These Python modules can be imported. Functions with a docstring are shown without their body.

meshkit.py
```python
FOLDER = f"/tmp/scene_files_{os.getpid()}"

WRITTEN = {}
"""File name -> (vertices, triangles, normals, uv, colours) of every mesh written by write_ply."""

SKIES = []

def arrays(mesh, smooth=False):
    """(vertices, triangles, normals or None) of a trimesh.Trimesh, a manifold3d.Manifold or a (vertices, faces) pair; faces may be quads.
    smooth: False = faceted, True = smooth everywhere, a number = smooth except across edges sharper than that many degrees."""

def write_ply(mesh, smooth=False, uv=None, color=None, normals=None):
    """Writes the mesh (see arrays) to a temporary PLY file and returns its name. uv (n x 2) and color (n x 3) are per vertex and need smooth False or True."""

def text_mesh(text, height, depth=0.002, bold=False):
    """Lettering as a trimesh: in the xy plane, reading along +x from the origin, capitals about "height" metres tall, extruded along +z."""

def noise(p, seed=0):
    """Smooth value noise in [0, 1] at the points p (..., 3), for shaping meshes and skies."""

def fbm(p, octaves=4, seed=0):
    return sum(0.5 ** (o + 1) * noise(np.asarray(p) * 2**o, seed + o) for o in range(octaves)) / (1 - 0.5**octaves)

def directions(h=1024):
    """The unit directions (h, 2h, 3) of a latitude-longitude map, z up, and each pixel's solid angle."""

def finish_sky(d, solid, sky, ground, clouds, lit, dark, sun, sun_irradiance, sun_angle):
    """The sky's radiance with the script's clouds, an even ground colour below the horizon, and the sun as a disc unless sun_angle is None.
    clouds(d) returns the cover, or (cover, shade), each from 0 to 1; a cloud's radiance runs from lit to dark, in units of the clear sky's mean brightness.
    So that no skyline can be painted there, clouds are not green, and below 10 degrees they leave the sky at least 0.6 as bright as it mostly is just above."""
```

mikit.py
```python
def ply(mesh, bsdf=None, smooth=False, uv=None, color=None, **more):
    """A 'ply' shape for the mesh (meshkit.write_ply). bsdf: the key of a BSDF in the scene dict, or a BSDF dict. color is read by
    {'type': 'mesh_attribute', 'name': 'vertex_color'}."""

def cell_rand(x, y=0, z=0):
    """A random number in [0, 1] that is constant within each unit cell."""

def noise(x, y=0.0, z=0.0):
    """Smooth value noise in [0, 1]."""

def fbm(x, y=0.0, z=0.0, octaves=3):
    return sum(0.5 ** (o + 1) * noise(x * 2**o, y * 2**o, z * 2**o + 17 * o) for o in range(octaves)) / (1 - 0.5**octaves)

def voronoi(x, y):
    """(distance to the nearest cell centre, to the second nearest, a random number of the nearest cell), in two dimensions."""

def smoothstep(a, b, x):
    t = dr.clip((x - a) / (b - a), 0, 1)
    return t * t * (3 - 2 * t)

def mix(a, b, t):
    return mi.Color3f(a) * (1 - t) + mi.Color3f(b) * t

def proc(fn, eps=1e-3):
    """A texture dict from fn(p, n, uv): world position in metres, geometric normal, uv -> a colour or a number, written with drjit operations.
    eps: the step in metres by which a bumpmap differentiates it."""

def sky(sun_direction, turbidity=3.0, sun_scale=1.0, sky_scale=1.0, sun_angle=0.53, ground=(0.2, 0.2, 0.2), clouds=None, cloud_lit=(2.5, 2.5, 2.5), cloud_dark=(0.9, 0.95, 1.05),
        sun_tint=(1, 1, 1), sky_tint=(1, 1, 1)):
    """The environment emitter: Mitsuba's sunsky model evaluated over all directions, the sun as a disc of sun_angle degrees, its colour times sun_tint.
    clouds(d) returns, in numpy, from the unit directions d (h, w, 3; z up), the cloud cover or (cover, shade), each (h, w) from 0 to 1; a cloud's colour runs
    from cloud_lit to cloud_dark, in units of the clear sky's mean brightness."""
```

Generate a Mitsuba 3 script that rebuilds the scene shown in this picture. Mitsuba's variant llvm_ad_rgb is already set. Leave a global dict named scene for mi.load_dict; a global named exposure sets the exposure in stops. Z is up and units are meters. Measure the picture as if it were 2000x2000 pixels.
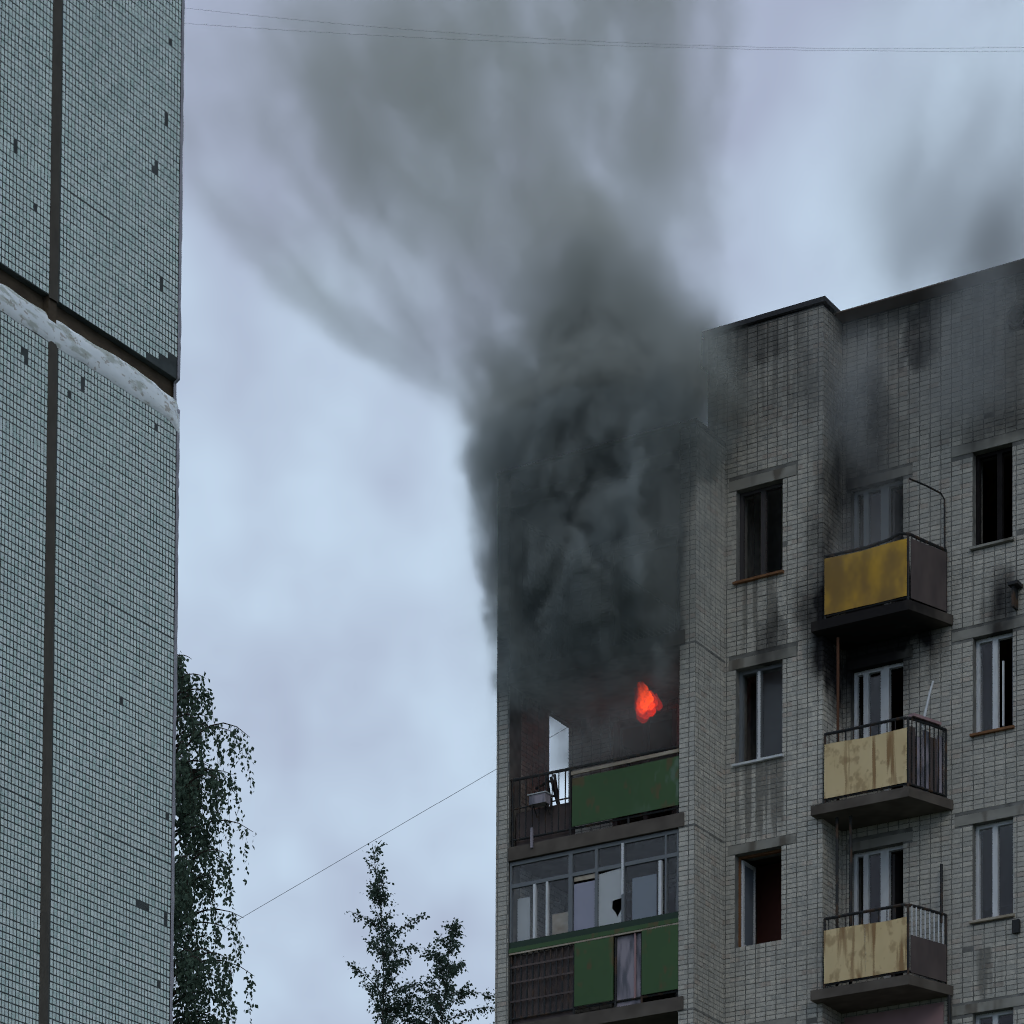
import math, random
import numpy as np, trimesh, drjit as dr, mitsuba as mi, mikit, meshkit
from mikit import proc, noise, fbm, cell_rand, smoothstep, mix
from scipy import ndimage
from shapely.geometry import Polygon

T4 = mi.ScalarTransform4f
rng = np.random.default_rng(7)
random.seed(7)
scene, labels = {}, {}

# ------------------------------------------------------------------ camera, sky, exposure
F_PX, PITCH, ROLL = 6440.0, math.radians(2.95), math.atan(0.0065)     # a long shift lens, nearly level
fwd = np.array([0, math.cos(PITCH), math.sin(PITCH)])
up0 = np.array([0, -math.sin(PITCH), math.cos(PITCH)])
upv = up0 * math.cos(ROLL) - np.array([1.0, 0, 0]) * math.sin(ROLL)
EYE = np.array([0, 0, 1.6])
scene['camera'] = {
    'type': 'perspective', 'fov': 2 * math.degrees(math.atan(1000 / F_PX)), 'fov_axis': 'x',
    'principal_point_offset_x': 0.0, 'principal_point_offset_y': -1.25906,
    'near_clip': 0.5, 'far_clip': 20000.0,
    'to_world': T4().look_at(origin=EYE.tolist(), target=(EYE + fwd).tolist(), up=upv.tolist())}

def clouds(d):
    el = np.arcsin(np.clip(d[..., 2], 0, 1))
    q = d / np.maximum(d[..., 2:3] + 0.35, 0.05)
    big = meshkit.fbm(q * [3.2, 3.2, 0.0] + [2.0, 5.0, 0], 4, 3)
    fine = meshkit.fbm(q * [15.0, 11.0, 0.0] + [9.0, 1.0, 0], 4, 11); mott = meshkit.fbm(q * [42.0, 24.0, 0.0] + [4.0, 7.0, 0], 4, 17)
    shade = 0.40 + 2.0 * (big - 0.5) + 1.5 * (fine - 0.5) + 0.6 * (mott - 0.5) - 0.12 * np.clip(el / 1.5, 0, 1)
    return np.ones(el.shape), np.clip(shade, 0, 1)

scene['sky'] = mikit.sky((0.18, -0.78, 0.62), turbidity=4.0, sun_scale=0.09, sun_angle=28, clouds=clouds,
                         cloud_lit=(1.58, 1.96, 2.40), cloud_dark=(1.14, 1.30, 1.72), sun_tint=(0.92, 1.0, 1.08), ground=(0.12, 0.13, 0.11))
labels['sky'] = {'kind': 'structure'}
exposure = 1.88

# ------------------------------------------------------------------ building frames
AZ = math.radians(31.85)                       # the brick block: r along its front (to the right), d into the block
E_R = np.array([math.cos(AZ), -math.sin(AZ), 0]); E_D = np.array([math.sin(AZ), math.cos(AZ), 0])
C2 = np.array([4.651, 49.6, 0])
def W(p):
    p = np.asarray(p, float)
    return C2 + p[..., 0:1] * E_R + p[..., 1:2] * E_D + p[..., 2:3] * [0, 0, 1.0]
AZ2 = math.radians(32.5)                       # the tiled block: s along its wall (away from the camera), t out of the wall
S_AX = np.array([math.sin(AZ2), math.cos(AZ2), 0]); T_AX = np.array([math.cos(AZ2), -math.sin(AZ2), 0])
CL = np.array([-1.4826, 13.9918, 0])
def WL(p):
    p = np.asarray(p, float)
    return CL + p[..., 0:1] * S_AX + p[..., 1:2] * T_AX + p[..., 2:3] * [0, 0, 1.0]
ROTM = np.eye(4); ROTM[:3, 0], ROTM[:3, 1], ROTM[:3, 3] = E_R, E_D, C2

def local(p):
    x, y = p.x - float(C2[0]), p.y - float(C2[1])
    return x * float(E_R[0]) + y * float(E_R[1]), x * float(E_D[0]) + y * float(E_D[1]), p.z

# ------------------------------------------------------------------ materials
def bsdf(name, color, rough=0.8, spec=0.25, **more):
    scene[name] = {'type': 'twosided', 'bsdf': {'type': 'principled', 'base_color': color if isinstance(color, dict) else {'type': 'rgb', 'value': list(color)},
                                               'roughness': rough, 'specular': spec, **more}}

def soot_amount(r, d, z):
    """Soot deposits of the fire: patchy, with ragged edges, where the photograph shows blackened brick."""
    n = fbm(r * 2.3, z * 1.1, d * 2.0 + 4.0, 3)
    g = fbm(r * 9.0, z * 5.0, d * 9.0, 2)
    def blob(r0, r1, z0, z1, soft=0.35):
        a = smoothstep(r0 - soft, r0 + soft, r + (n - 0.5) * 0.8) * (1 - smoothstep(r1 - soft, r1 + soft, r + (n - 0.5) * 0.6 + (g - 0.5) * 0.25))
        b = smoothstep(z0 - soft, z0 + soft, z + (n - 0.5) * 1.0 + (g - 0.5) * 0.25) * (1 - smoothstep(z1 - soft, z1 + soft, z + (n - 0.5) * 0.6))
        return a * b
    s = blob(-6.0, -1.95, 21.9, 30.0, 0.25)                            # burnt loggia and the ones above it
    s = dr.maximum(s, 1.0 * blob(-0.2, 1.1, 21.0, 23.2, 0.45)); s = dr.maximum(s, 0.97 * blob(-0.1, 1.7, 21.6, 23.2, 0.35))      # over the middle balcony door, under the top balcony
    s = dr.maximum(s, 0.85 * blob(-0.1, 0.95, 23.0, 26.4, 0.45))
    s = dr.maximum(s, 0.55 * blob(2.1, 3.2, 24.75, 26.4, 0.3))
    s = dr.maximum(s, 0.75 * blob(2.35, 2.95, 21.75, 22.7, 0.25))
    s = dr.maximum(s, 0.6 * blob(-1.1, -0.65, 21.85, 22.6, 0.22))
    s = dr.maximum(s, 0.6 * blob(-2.0, -0.5, 26.55, 27.6, 0.3))
    s = dr.maximum(s, 0.75 * blob(1.1, 1.75, 26.35, 27.4, 0.25))
    s = dr.maximum(s, 0.5 * blob(0.0, 5.0, 26.9, 27.6, 0.25)); s = dr.maximum(s, 0.32 * blob(-2.2, 5.0, 25.2, 27.8, 0.7))
    return dr.clip(s * (0.92 + 0.4 * g), 0, 1)

def streaks(r, d, z):
    """Run-off streaks under the sills and the roof edge."""
    v = fbm(r * 11.0, z * 0.55, d * 11.0, 2)
    def zone(r0, r1, z0, z1):
        return smoothstep(r0, r0 + 0.1, r) * (1 - smoothstep(r1 - 0.1, r1, r)) * smoothstep(z0, z0 + 0.4, z + (v - 0.5) * 0.9) * (1 - smoothstep(z1, z1 + 0.05, z))
    s = zone(-1.55, -0.6, 19.1, 20.32) * 0.9
    s = dr.maximum(s, zone(-1.45, -0.65, 21.9, 23.2) * 0.8)
    s = dr.maximum(s, zone(-1.5, -0.75, 16.9, 17.46) * 0.5)
    s = dr.maximum(s, zone(2.15, 3.0, 21.9, 23.15) * 0.6)
    s = dr.maximum(s, zone(2.15, 2.95, 16.2, 17.0) * 0.9)
    s = dr.maximum(s, zone(-2.0, 0.0, 25.7, 27.3) * 0.55)
    s = dr.maximum(s, zone(0.3, 5.0, 26.0, 27.3) * 0.5)
    return s * smoothstep(0.42, 0.62, v)

def brick_color(p, n, uv):
    r, d, z = local(p)
    course = dr.floor(z / 0.077)
    k = cell_rand(dr.floor((r + d) / 0.177), course, 3)
    k2 = cell_rand(dr.floor((r + d) / 0.177), course, 8)
    base = mix((0.39, 0.39, 0.36), (0.51, 0.495, 0.445), k)
    base = mix(base, (0.42, 0.34, 0.29), 0.5 * smoothstep(0.84, 1.0, k2))
    grime = fbm(r * 0.9 + d * 0.9, z * 0.35, 3.0, 3)
    base = base * (0.60 + 0.44 * grime) * (0.85 + 0.3 * noise(r * 34, z * 34, d * 34))
    base = mix(base, (0.085, 0.08, 0.07), 0.75 * streaks(r, d, z))
    return mix(base, (0.016, 0.016, 0.018), soot_amount(r, d, z))

def mortar_color(p, n, uv):
    r, d, z = local(p)
    c = mi.Color3f(0.15, 0.152, 0.145) * (0.7 + 0.6 * noise(r * 9, z * 9, d * 9))
    return mix(c, (0.012, 0.012, 0.013), soot_amount(r, d, z))

def concrete_color(p, n, uv):
    r, d, z = local(p)
    g = fbm(r * 3.0, z * 6.0, d * 3.0, 4)
    c = mix((0.17, 0.17, 0.155), (0.30, 0.295, 0.27), g)
    c = mix(c, (0.07, 0.055, 0.04), 0.7 * smoothstep(0.55, 0.75, fbm(r * 5 + 3, z * 1.2, d * 5, 3)))
    return mix(c, (0.016, 0.015, 0.016), soot_amount(r, d, z))

bsdf('brick_m', proc(brick_color), 0.88, 0.2)
bsdf('mortar_m', proc(mortar_color), 0.95, 0.1)
bsdf('concrete_m', proc(concrete_color), 0.9, 0.2)
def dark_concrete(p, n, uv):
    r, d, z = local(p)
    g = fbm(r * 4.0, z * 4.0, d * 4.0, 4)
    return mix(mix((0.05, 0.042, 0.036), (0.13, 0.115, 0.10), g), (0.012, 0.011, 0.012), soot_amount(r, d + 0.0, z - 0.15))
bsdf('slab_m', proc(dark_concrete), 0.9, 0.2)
bsdf('soot_m', proc(lambda p, n, uv: mi.Color3f(0.014, 0.013, 0.014) * (0.6 + 0.8 * fbm(p.x * 6, p.y * 6, p.z * 6, 3))), 0.95, 0.1)
bsdf('room_m', (0.11, 0.085, 0.07), 0.9, 0.1)
bsdf('red_room_m', (0.13, 0.05, 0.04), 0.9, 0.1)
bsdf('roof_m', (0.035, 0.036, 0.04), 0.85, 0.2)
bsdf('white_m', proc(lambda p, n, uv: mi.Color3f(0.52, 0.55, 0.58) * (0.85 + 0.25 * fbm(p.x * 9, p.y * 9, p.z * 3, 3))), 0.5, 0.4)
bsdf('grey_frame_m', (0.13, 0.145, 0.16), 0.6, 0.3)
bsdf('dark_frame_m', (0.045, 0.042, 0.045), 0.6, 0.3)
bsdf('iron_m', proc(lambda p, n, uv: mix((0.018, 0.02, 0.022), (0.06, 0.035, 0.022), smoothstep(0.5, 0.75, fbm(p.x * 14, p.y * 14, p.z * 5, 3)))), 0.7, 0.3)
def green_color(p, n, uv):
    r, d, z = local(p)
    c = mix((0.030, 0.076, 0.026), (0.046, 0.096, 0.032), fbm(r * 2, z * 1.2, 1.0, 3))
    c = mix(c, (0.11, 0.16, 0.13), 0.6 * smoothstep(0.6, 0.78, fbm(r * 5, z * 2.2, 7.0, 4)) * smoothstep(-2.9, -2.3, r))
    return mix(c, (0.10, 0.06, 0.025), 0.7 * smoothstep(0.6, 0.8, fbm(r * 7, z * 4, 2.0, 3)))
bsdf('green_m', proc(green_color), 0.6, 0.3)
bsdf('dark_green_m', (0.014, 0.034, 0.020), 0.6, 0.3)
def cream_color(p, n, uv):
    r, d, z = local(p)
    c = mix((0.50, 0.385, 0.20), (0.60, 0.485, 0.285), fbm(r * 3, z * 2, 5.0, 3))
    v = fbm(r * 8.5, z * 0.8, 9.0, 4)
    c = mix(c, (0.20, 0.105, 0.04), 0.85 * smoothstep(0.56, 0.74, v))
    return mix(c, (0.26, 0.17, 0.08), 0.6 * smoothstep(0.55, 0.8, fbm(r * 9, z * 7, 3.0, 3)))
bsdf('cream_m', proc(cream_color), 0.7, 0.25)
def yellow_color(p, n, uv):
    r, d, z = local(p)
    c = mix((0.40, 0.225, 0.022), (0.50, 0.30, 0.028), fbm(r * 2.5, z * 1.5, 2.0, 3))
    s = smoothstep(0.25, 0.75, fbm(r * 3.2 + 1.0, z * 2.1, 6.0, 4) + 0.25 * (1.0 - r))      # soot film, thickest where the smoke rose
    return mix(c, (0.10, 0.06, 0.028), 0.70 * s)
bsdf('yellow_m', proc(yellow_color), 0.6, 0.3)
bsdf('rust_m', proc(lambda p, n, uv: mix((0.12, 0.055, 0.03), (0.22, 0.11, 0.05), fbm(p.x * 12, p.y * 12, p.z * 12, 3))), 0.8, 0.2)
bsdf('old_rust_m', (0.085, 0.04, 0.024), 0.85, 0.2)
bsdf('tin_m', proc(lambda p, n, uv: mix((0.20, 0.15, 0.10), (0.42, 0.39, 0.33), fbm(p.x * 7, p.y * 7, p.z * 7, 3))), 0.7, 0.3)
bsdf('pink_m', proc(lambda p, n, uv: mix((0.24, 0.15, 0.16), (0.34, 0.23, 0.25), fbm(p.x * 3, p.y * 3, p.z * 3, 4))), 0.85, 0.2)
bsdf('board_m', proc(lambda p, n, uv: mix((0.05, 0.042, 0.045), (0.12, 0.095, 0.09), fbm(p.x * 6, p.y * 6, p.z * 2, 4))), 0.85, 0.2)
bsdf('sheet_m', (0.40, 0.43, 0.45), 0.8, 0.2)
bsdf('lilac_m', (0.27, 0.28, 0.36), 0.8, 0.2)
bsdf('bluegrey_m', (0.13, 0.16, 0.20), 0.5, 0.4)
bsdf('cloth_m', proc(lambda p, n, uv: mix((0.10, 0.105, 0.13), (0.27, 0.25, 0.29), smoothstep(0.35, 0.65, fbm(p.x * 9, p.y * 9, p.z * 2, 3)))), 0.9, 0.1)
scene['glass_m'] = {'type': 'thindielectric', 'specular_reflectance': {'type': 'rgb', 'value': 0.6}}

# the tiled block
def tl(p):
    x, y = p.x - float(CL[0]), p.y - float(CL[1])
    return x * float(S_AX[0]) + y * float(S_AX[1]), p.z
def tile_color(p, n, uv):
    s, z = tl(p)
    k = cell_rand(dr.floor((s + 0.022) / 0.0212), dr.floor((z - 0.0075) / 0.0309), 2)
    c = mix((0.36, 0.50, 0.49), (0.56, 0.66, 0.665), k)
    c = mix(c, (0.62, 0.62, 0.68), 0.35 * cell_rand(dr.floor(s / 0.0212), dr.floor(z / 0.0309), 5))
    return c * mi.Color3f(1.05, 1.06, 1.00) * (0.80 + 0.25 * fbm(s * 2.2, z * 0.8, 1.0, 4))
bsdf('tile_m', proc(tile_color), 0.28, 0.5)
bsdf('grout_m', proc(lambda p, n, uv: mi.Color3f(0.058, 0.068, 0.070) * (0.6 + 0.8 * fbm(p.x * 20, p.y * 20, p.z * 20, 3))), 0.95, 0.1)
bsdf('edge_m', proc(lambda p, n, uv: mix((0.20, 0.20, 0.23), (0.36, 0.36, 0.40), fbm(p.x * 30, p.y * 30, p.z * 18, 3))), 0.95, 0.1)
bsdf('mastic_m', proc(lambda p, n, uv: mix((0.05, 0.047, 0.04), (0.085, 0.078, 0.066), fbm(p.x * 25, p.y * 25, p.z * 12, 3))), 0.9, 0.2)
bsdf('joint_m', proc(lambda p, n, uv: mix((0.035, 0.028, 0.022), (0.10, 0.078, 0.055), fbm(p.x * 18, p.y * 18, p.z * 25, 4))), 0.95, 0.1)
def cement_color(p, n, uv):
    s, z = tl(p)
    c = mix((0.52, 0.57, 0.59), (0.72, 0.77, 0.80), fbm(s * 9, z * 14, 1.0, 4))
    moss = smoothstep(0.50, 0.70, fbm(s * 15 + 5.0 + 8.0 * z, z * 44, 2.0, 5) + 0.9 * (z - 8.37))
    c = mix(c, (0.30, 0.33, 0.28), 0.7 * moss)
    return mix(c, (0.30, 0.27, 0.23), 0.7 * smoothstep(0.68, 0.78, fbm(s * 45, z * 60, 4.0, 3)))
bsdf('cement_m', proc(cement_color), 0.9, 0.2)
def tilefar_color(p, n, uv):
    s, z = tl(p)
    a, b = s / 0.0212, z / 0.0309
    line = dr.maximum(dr.select(a - dr.floor(a) < 0.2, 1.0, 0.0), dr.select(b - dr.floor(b) < 0.14, 1.0, 0.0))
    return mix(tile_color(p, n, uv), (0.055, 0.065, 0.07), line)
bsdf('tilefar_m', proc(tilefar_color), 0.4, 0.4)
bsdf('plain_wall_m', (0.36, 0.37, 0.36), 0.9, 0.2)
def far_brick(p, n, uv):
    r, d, z = local(p)
    course = dr.floor(z / 0.077)
    h = (r + d) / 0.177
    line = dr.maximum(dr.select(h - dr.floor(h) < 0.08, 1.0, 0.0), dr.select(z / 0.077 - course < 0.15, 1.0, 0.0))
    return mix(brick_color(p, n, uv), (0.12, 0.125, 0.12), line)
bsdf('far_brick_m', proc(far_brick), 0.9, 0.2)

# plants, ground, wires, fire
def leaf_bsdf(name, c):
    scene[name] = {'type': 'principledthin', 'base_color': {'type': 'rgb', 'value': list(c)}, 'roughness': 0.6, 'diff_trans': 0.5, 'spec_trans': 0.0}
leaf_bsdf('leaf_m', (0.075, 0.115, 0.085)); leaf_bsdf('leaf2_m', (0.080, 0.118, 0.090))
bsdf('bark_m', proc(lambda p, n, uv: mix((0.10, 0.095, 0.09), (0.42, 0.42, 0.41), smoothstep(0.4, 0.6, fbm(p.x * 5, p.y * 5, p.z * 9, 4)))), 0.9, 0.2)
bsdf('twig_m', (0.045, 0.035, 0.03), 0.9, 0.1)
bsdf('wire_m', (0.13, 0.15, 0.16), 0.6, 0.3)
bsdf('ground_m', proc(lambda p, n, uv: mix((0.05, 0.06, 0.035), (0.085, 0.09, 0.055), fbm(p.x * 0.8, p.y * 0.8, 0.0, 5))), 0.95, 0.1)

# ------------------------------------------------------------------ mesh helpers
def num(key):
    if key not in scene and key not in USED:
        USED.add(key); return key
    k = 1
    while f'{key}_{k:03d}' in USED: k += 1
    key = f'{key}_{k:03d}'; USED.add(key); return key
USED = set()
def obj(name, verts_faces, mat, parent=None, smooth=False, **lab):
    key = num((parent + '__' if parent else '') + name)
    scene[key] = mikit.ply(verts_faces, mat, smooth)
    if lab: labels[key] = lab
    return key
def thing(name, label, category, group=None, kind=None):
    key = num(name); labels[key] = {'label': label, 'category': category}
    if group: labels[key]['group'] = group
    return key

BV = np.array([[0, 0, 0], [1, 0, 0], [1, 1, 0], [0, 1, 0], [0, 0, 1], [1, 0, 1], [1, 1, 1], [0, 1, 1]], float)
BF = np.array([[0, 2, 1], [0, 3, 2], [4, 5, 6], [4, 6, 7], [0, 1, 5], [0, 5, 4], [1, 2, 6], [1, 6, 5], [2, 3, 7], [2, 7, 6], [3, 0, 4], [3, 4, 7]])
class MB:
    """Collects boxes, bars and the like in a building's own coordinates."""
    def __init__(self, to=W): self.v, self.f, self.n, self.to = [], [], 0, to
    def add(self, v, f):
        self.v.append(np.asarray(v, float)); self.f.append(np.asarray(f, int) + self.n); self.n += len(v); return self
    def box(self, x0, x1, y0, y1, z0, z1):
        lo, hi = np.array([min(x0, x1), min(y0, y1), min(z0, z1)]), np.array([max(x0, x1), max(y0, y1), max(z0, z1)])
        return self.add(lo + BV * (hi - lo), BF)
    def bar(self, p, q, w, sides=6):
        p, q = np.asarray(p, float), np.asarray(q, float)
        return self.tube([p, q], [w, w], sides)
    def tube(self, pts, rad, sides=6):
        pts = np.asarray(pts, float); t = np.gradient(pts, axis=0); t /= np.linalg.norm(t, axis=1, keepdims=True) + 1e-12
        a = np.cross(t, np.where(np.abs(t[:, 2:]) < 0.9, [0, 0, 1.0], [1.0, 0, 0])); a /= np.linalg.norm(a, axis=1, keepdims=True) + 1e-12
        b = np.cross(t, a); ang = np.arange(sides) * 2 * np.pi / sides
        rad = np.broadcast_to(rad, (len(pts),))
        v = (pts[:, None] + rad[:, None, None] * (np.cos(ang)[None, :, None] * a[:, None] + np.sin(ang)[None, :, None] * b[:, None])).reshape(-1, 3)
        i, j = np.meshgrid(np.arange(len(pts) - 1), np.arange(sides), indexing='ij')
        q = np.stack([i * sides + j, i * sides + (j + 1) % sides, (i + 1) * sides + (j + 1) % sides, (i + 1) * sides + j], -1).reshape(-1, 4)
        f = np.vstack([q[:, [0, 1, 2]], q[:, [0, 2, 3]]])
        n = len(pts)
        caps = [[0, k + 1, k] for k in range(1, sides - 1)] + [[(n - 1) * sides, (n - 1) * sides + k, (n - 1) * sides + k + 1] for k in range(1, sides - 1)]
        return self.add(v, np.vstack([f, caps]))
    def prism(self, poly, z0, z1):
        m = trimesh.creation.extrude_polygon(Polygon(poly), z1 - z0, engine='earcut')
        return self.add(np.array(m.vertices) + [0, 0, z0], m.faces)
    def mesh(self):
        return self.to(np.vstack(self.v)), np.vstack(self.f)
    def build(self, name, mat, parent=None, smooth=False, **lab):
        return obj(name, self.mesh(), mat, parent, smooth, **lab)

# ------------------------------------------------------------------ ground
g = 9000.0
obj('ground', (np.array([[-g, -g, 0], [g, -g, 0], [g, g, 0], [-g, g, 0]], float), np.array([[0, 1, 2], [0, 2, 3]])), 'ground_m', kind='structure')

# ------------------------------------------------------------------ the brick apartment block
BLK = thing('apartment_block', 'grey brick apartment block with balconies and loggias, smoke pouring from its burning left corner', 'building')
FLOORS = [16.53, 19.39, 22.25, 25.10]
D_BACK = 0.88                                   # back wall of the loggias
brickset = []                                   # (eight corners) of each brick in r, d, z

def bricks(face, u0, u1, z0, z1, holes=(), off=0.0):
    """face(u, depth, z) -> r, d, z; facing bricks set in straight upright rows, cut at the holes."""
    H, L, j, proud = 0.077, 0.177, 0.007, 0.007
    for c in range(int(math.floor(z0 / H)), int(math.ceil(z1 / H))):
        za, zb = max(c * H, z0), min(c * H + H - j, z1)
        if zb - za < 0.02: continue
        cuts = [(a, b) for a, b, p, q in holes if p < zb - 0.005 and q > za + 0.005]
        x = u0 - off + rng.uniform(-.004, .004)
        while x < u1:
            spans = [(max(x, u0), min(x + L - .015 + rng.uniform(-.002, .002), u1))]
            for a, b in cuts:
                spans = [s for (p, q) in spans for s in ((p, min(q, a)), (max(p, b), q)) if s[1] - s[0] > 0.015]
            for a, b in spans:
                if b - a > 0.015:
                    pr = proud + rng.uniform(-0.003, 0.003); dz = rng.uniform(-0.0015, 0.0015)
                    if rng.random() < 0.002: pr = -0.02
                    k = np.array([[a, 0.012, za], [b, 0.012, za], [b, 0.012, zb], [a, 0.012, zb], [a + .003, -pr, za + .003 + dz], [b - .003, -pr, za + .003], [b - .003, -pr, zb - .003 + dz], [a + .003, -pr, zb - .003]])
                    brickset.append(face(k))
            x += L
KF = np.array([[4, 5, 6], [4, 6, 7], [0, 1, 5], [0, 5, 4], [1, 2, 6], [1, 6, 5], [2, 3, 7], [2, 7, 6], [3, 0, 4], [3, 4, 7]])
def front(d0): return lambda k: np.stack([k[:, 0], d0 + k[:, 1], k[:, 2]], 1)                     # faces the viewer, u = r
def right(r0): return lambda k: np.stack([r0 - k[:, 1], k[:, 0], k[:, 2]], 1)                    # faces right, u = d

wall = MB()
def wall_panel(face, u0, u1, z0, z1, holes, thick):
    us = sorted({u0, u1, *[h[0] for h in holes], *[h[1] for h in holes]}); zs = sorted({z0, z1, *[h[2] for h in holes], *[h[3] for h in holes]})
    us = [u for u in us if u0 <= u <= u1]; zs = [z for z in zs if z0 <= z <= z1]
    for zz, zt in zip(zs[:-1], zs[1:]):
        run = None
        for a, b in zip(us[:-1], us[1:]):
            m = ((a + b) / 2, (zz + zt) / 2)
            solid = not any(h[0] < m[0] < h[1] and h[2] < m[1] < h[3] for h in holes)
            if solid: run = [run[0], b] if run else [a, b]
            if (not solid or b == us[-1]) and run:
                k = np.array([[run[0] + x * (run[1] - run[0]), y * thick, zz + w * (zt - zz)] for x, y, w in BV])
                wall.add(face(k), BF); run = None

ZB, ZTOP, ZLOG = 13.6, 27.30, 25.45
win2 = [(-1.51, -0.69, 23.25, 24.72), (-1.51, -0.69, 20.36, 21.87), (-1.51, -0.70, 17.47, 18.94), (-1.51, -0.69, 14.6, 16.09)]
win3 = [(2.20, 2.85, 23.22, 24.70), (2.20, 2.85, 20.33, 21.83), (2.19, 2.85, 17.46, 18.96), (2.19, 2.85, 14.6, 16.06)]
door3 = [(0.15, 0.66, z + 0.92, z + 2.36) for z in FLOORS[:3]] + [(0.66, 1.04, z + 0.12, z + 2.36) for z in FLOORS[:3]]
lint2 = [(-1.635, -0.45, 24.72, 24.89), (-1.63, -0.45, 21.87, 22.03), (-1.63, -0.45, 18.94, 19.09), (-1.63, -0.45, 16.09, 16.24)]
lint3 = [(1.86, 3.25, 24.70, 24.86), (1.86, 3.25, 21.83, 21.98), (1.90, 3.3, 18.96, 19.12), (1.86, 3.25, 16.06, 16.21)]
vent_hole = [(2.80, 3.10, 26.44, 26.78)]
wall_panel(front(0.0), -2.02, 0.0, ZB, ZTOP, win2, 0.38)
bricks(front(0.0), -2.02, 0.0, ZB + .3, ZTOP - 0.02, win2 + lint2)
wall_panel(right(0.0), 0.38, 0.67, ZB, ZTOP, [], 0.38)
bricks(right(0.0), 0.0, 0.66, ZB + .3, ZTOP - 0.02, [], 0.0)
wall_panel(front(0.67), 0.0, 7.0, ZB, ZTOP, win3 + door3 + vent_hole, 0.38)
bricks(front(0.67), 0.01, 4.6, ZB + .3, ZTOP - 0.02, win3 + door3 + lint3 + vent_hole + [(0.1, 1.2, z + 2.36, z + 2.5) for z in FLOORS[:3]], 0.1)
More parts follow.
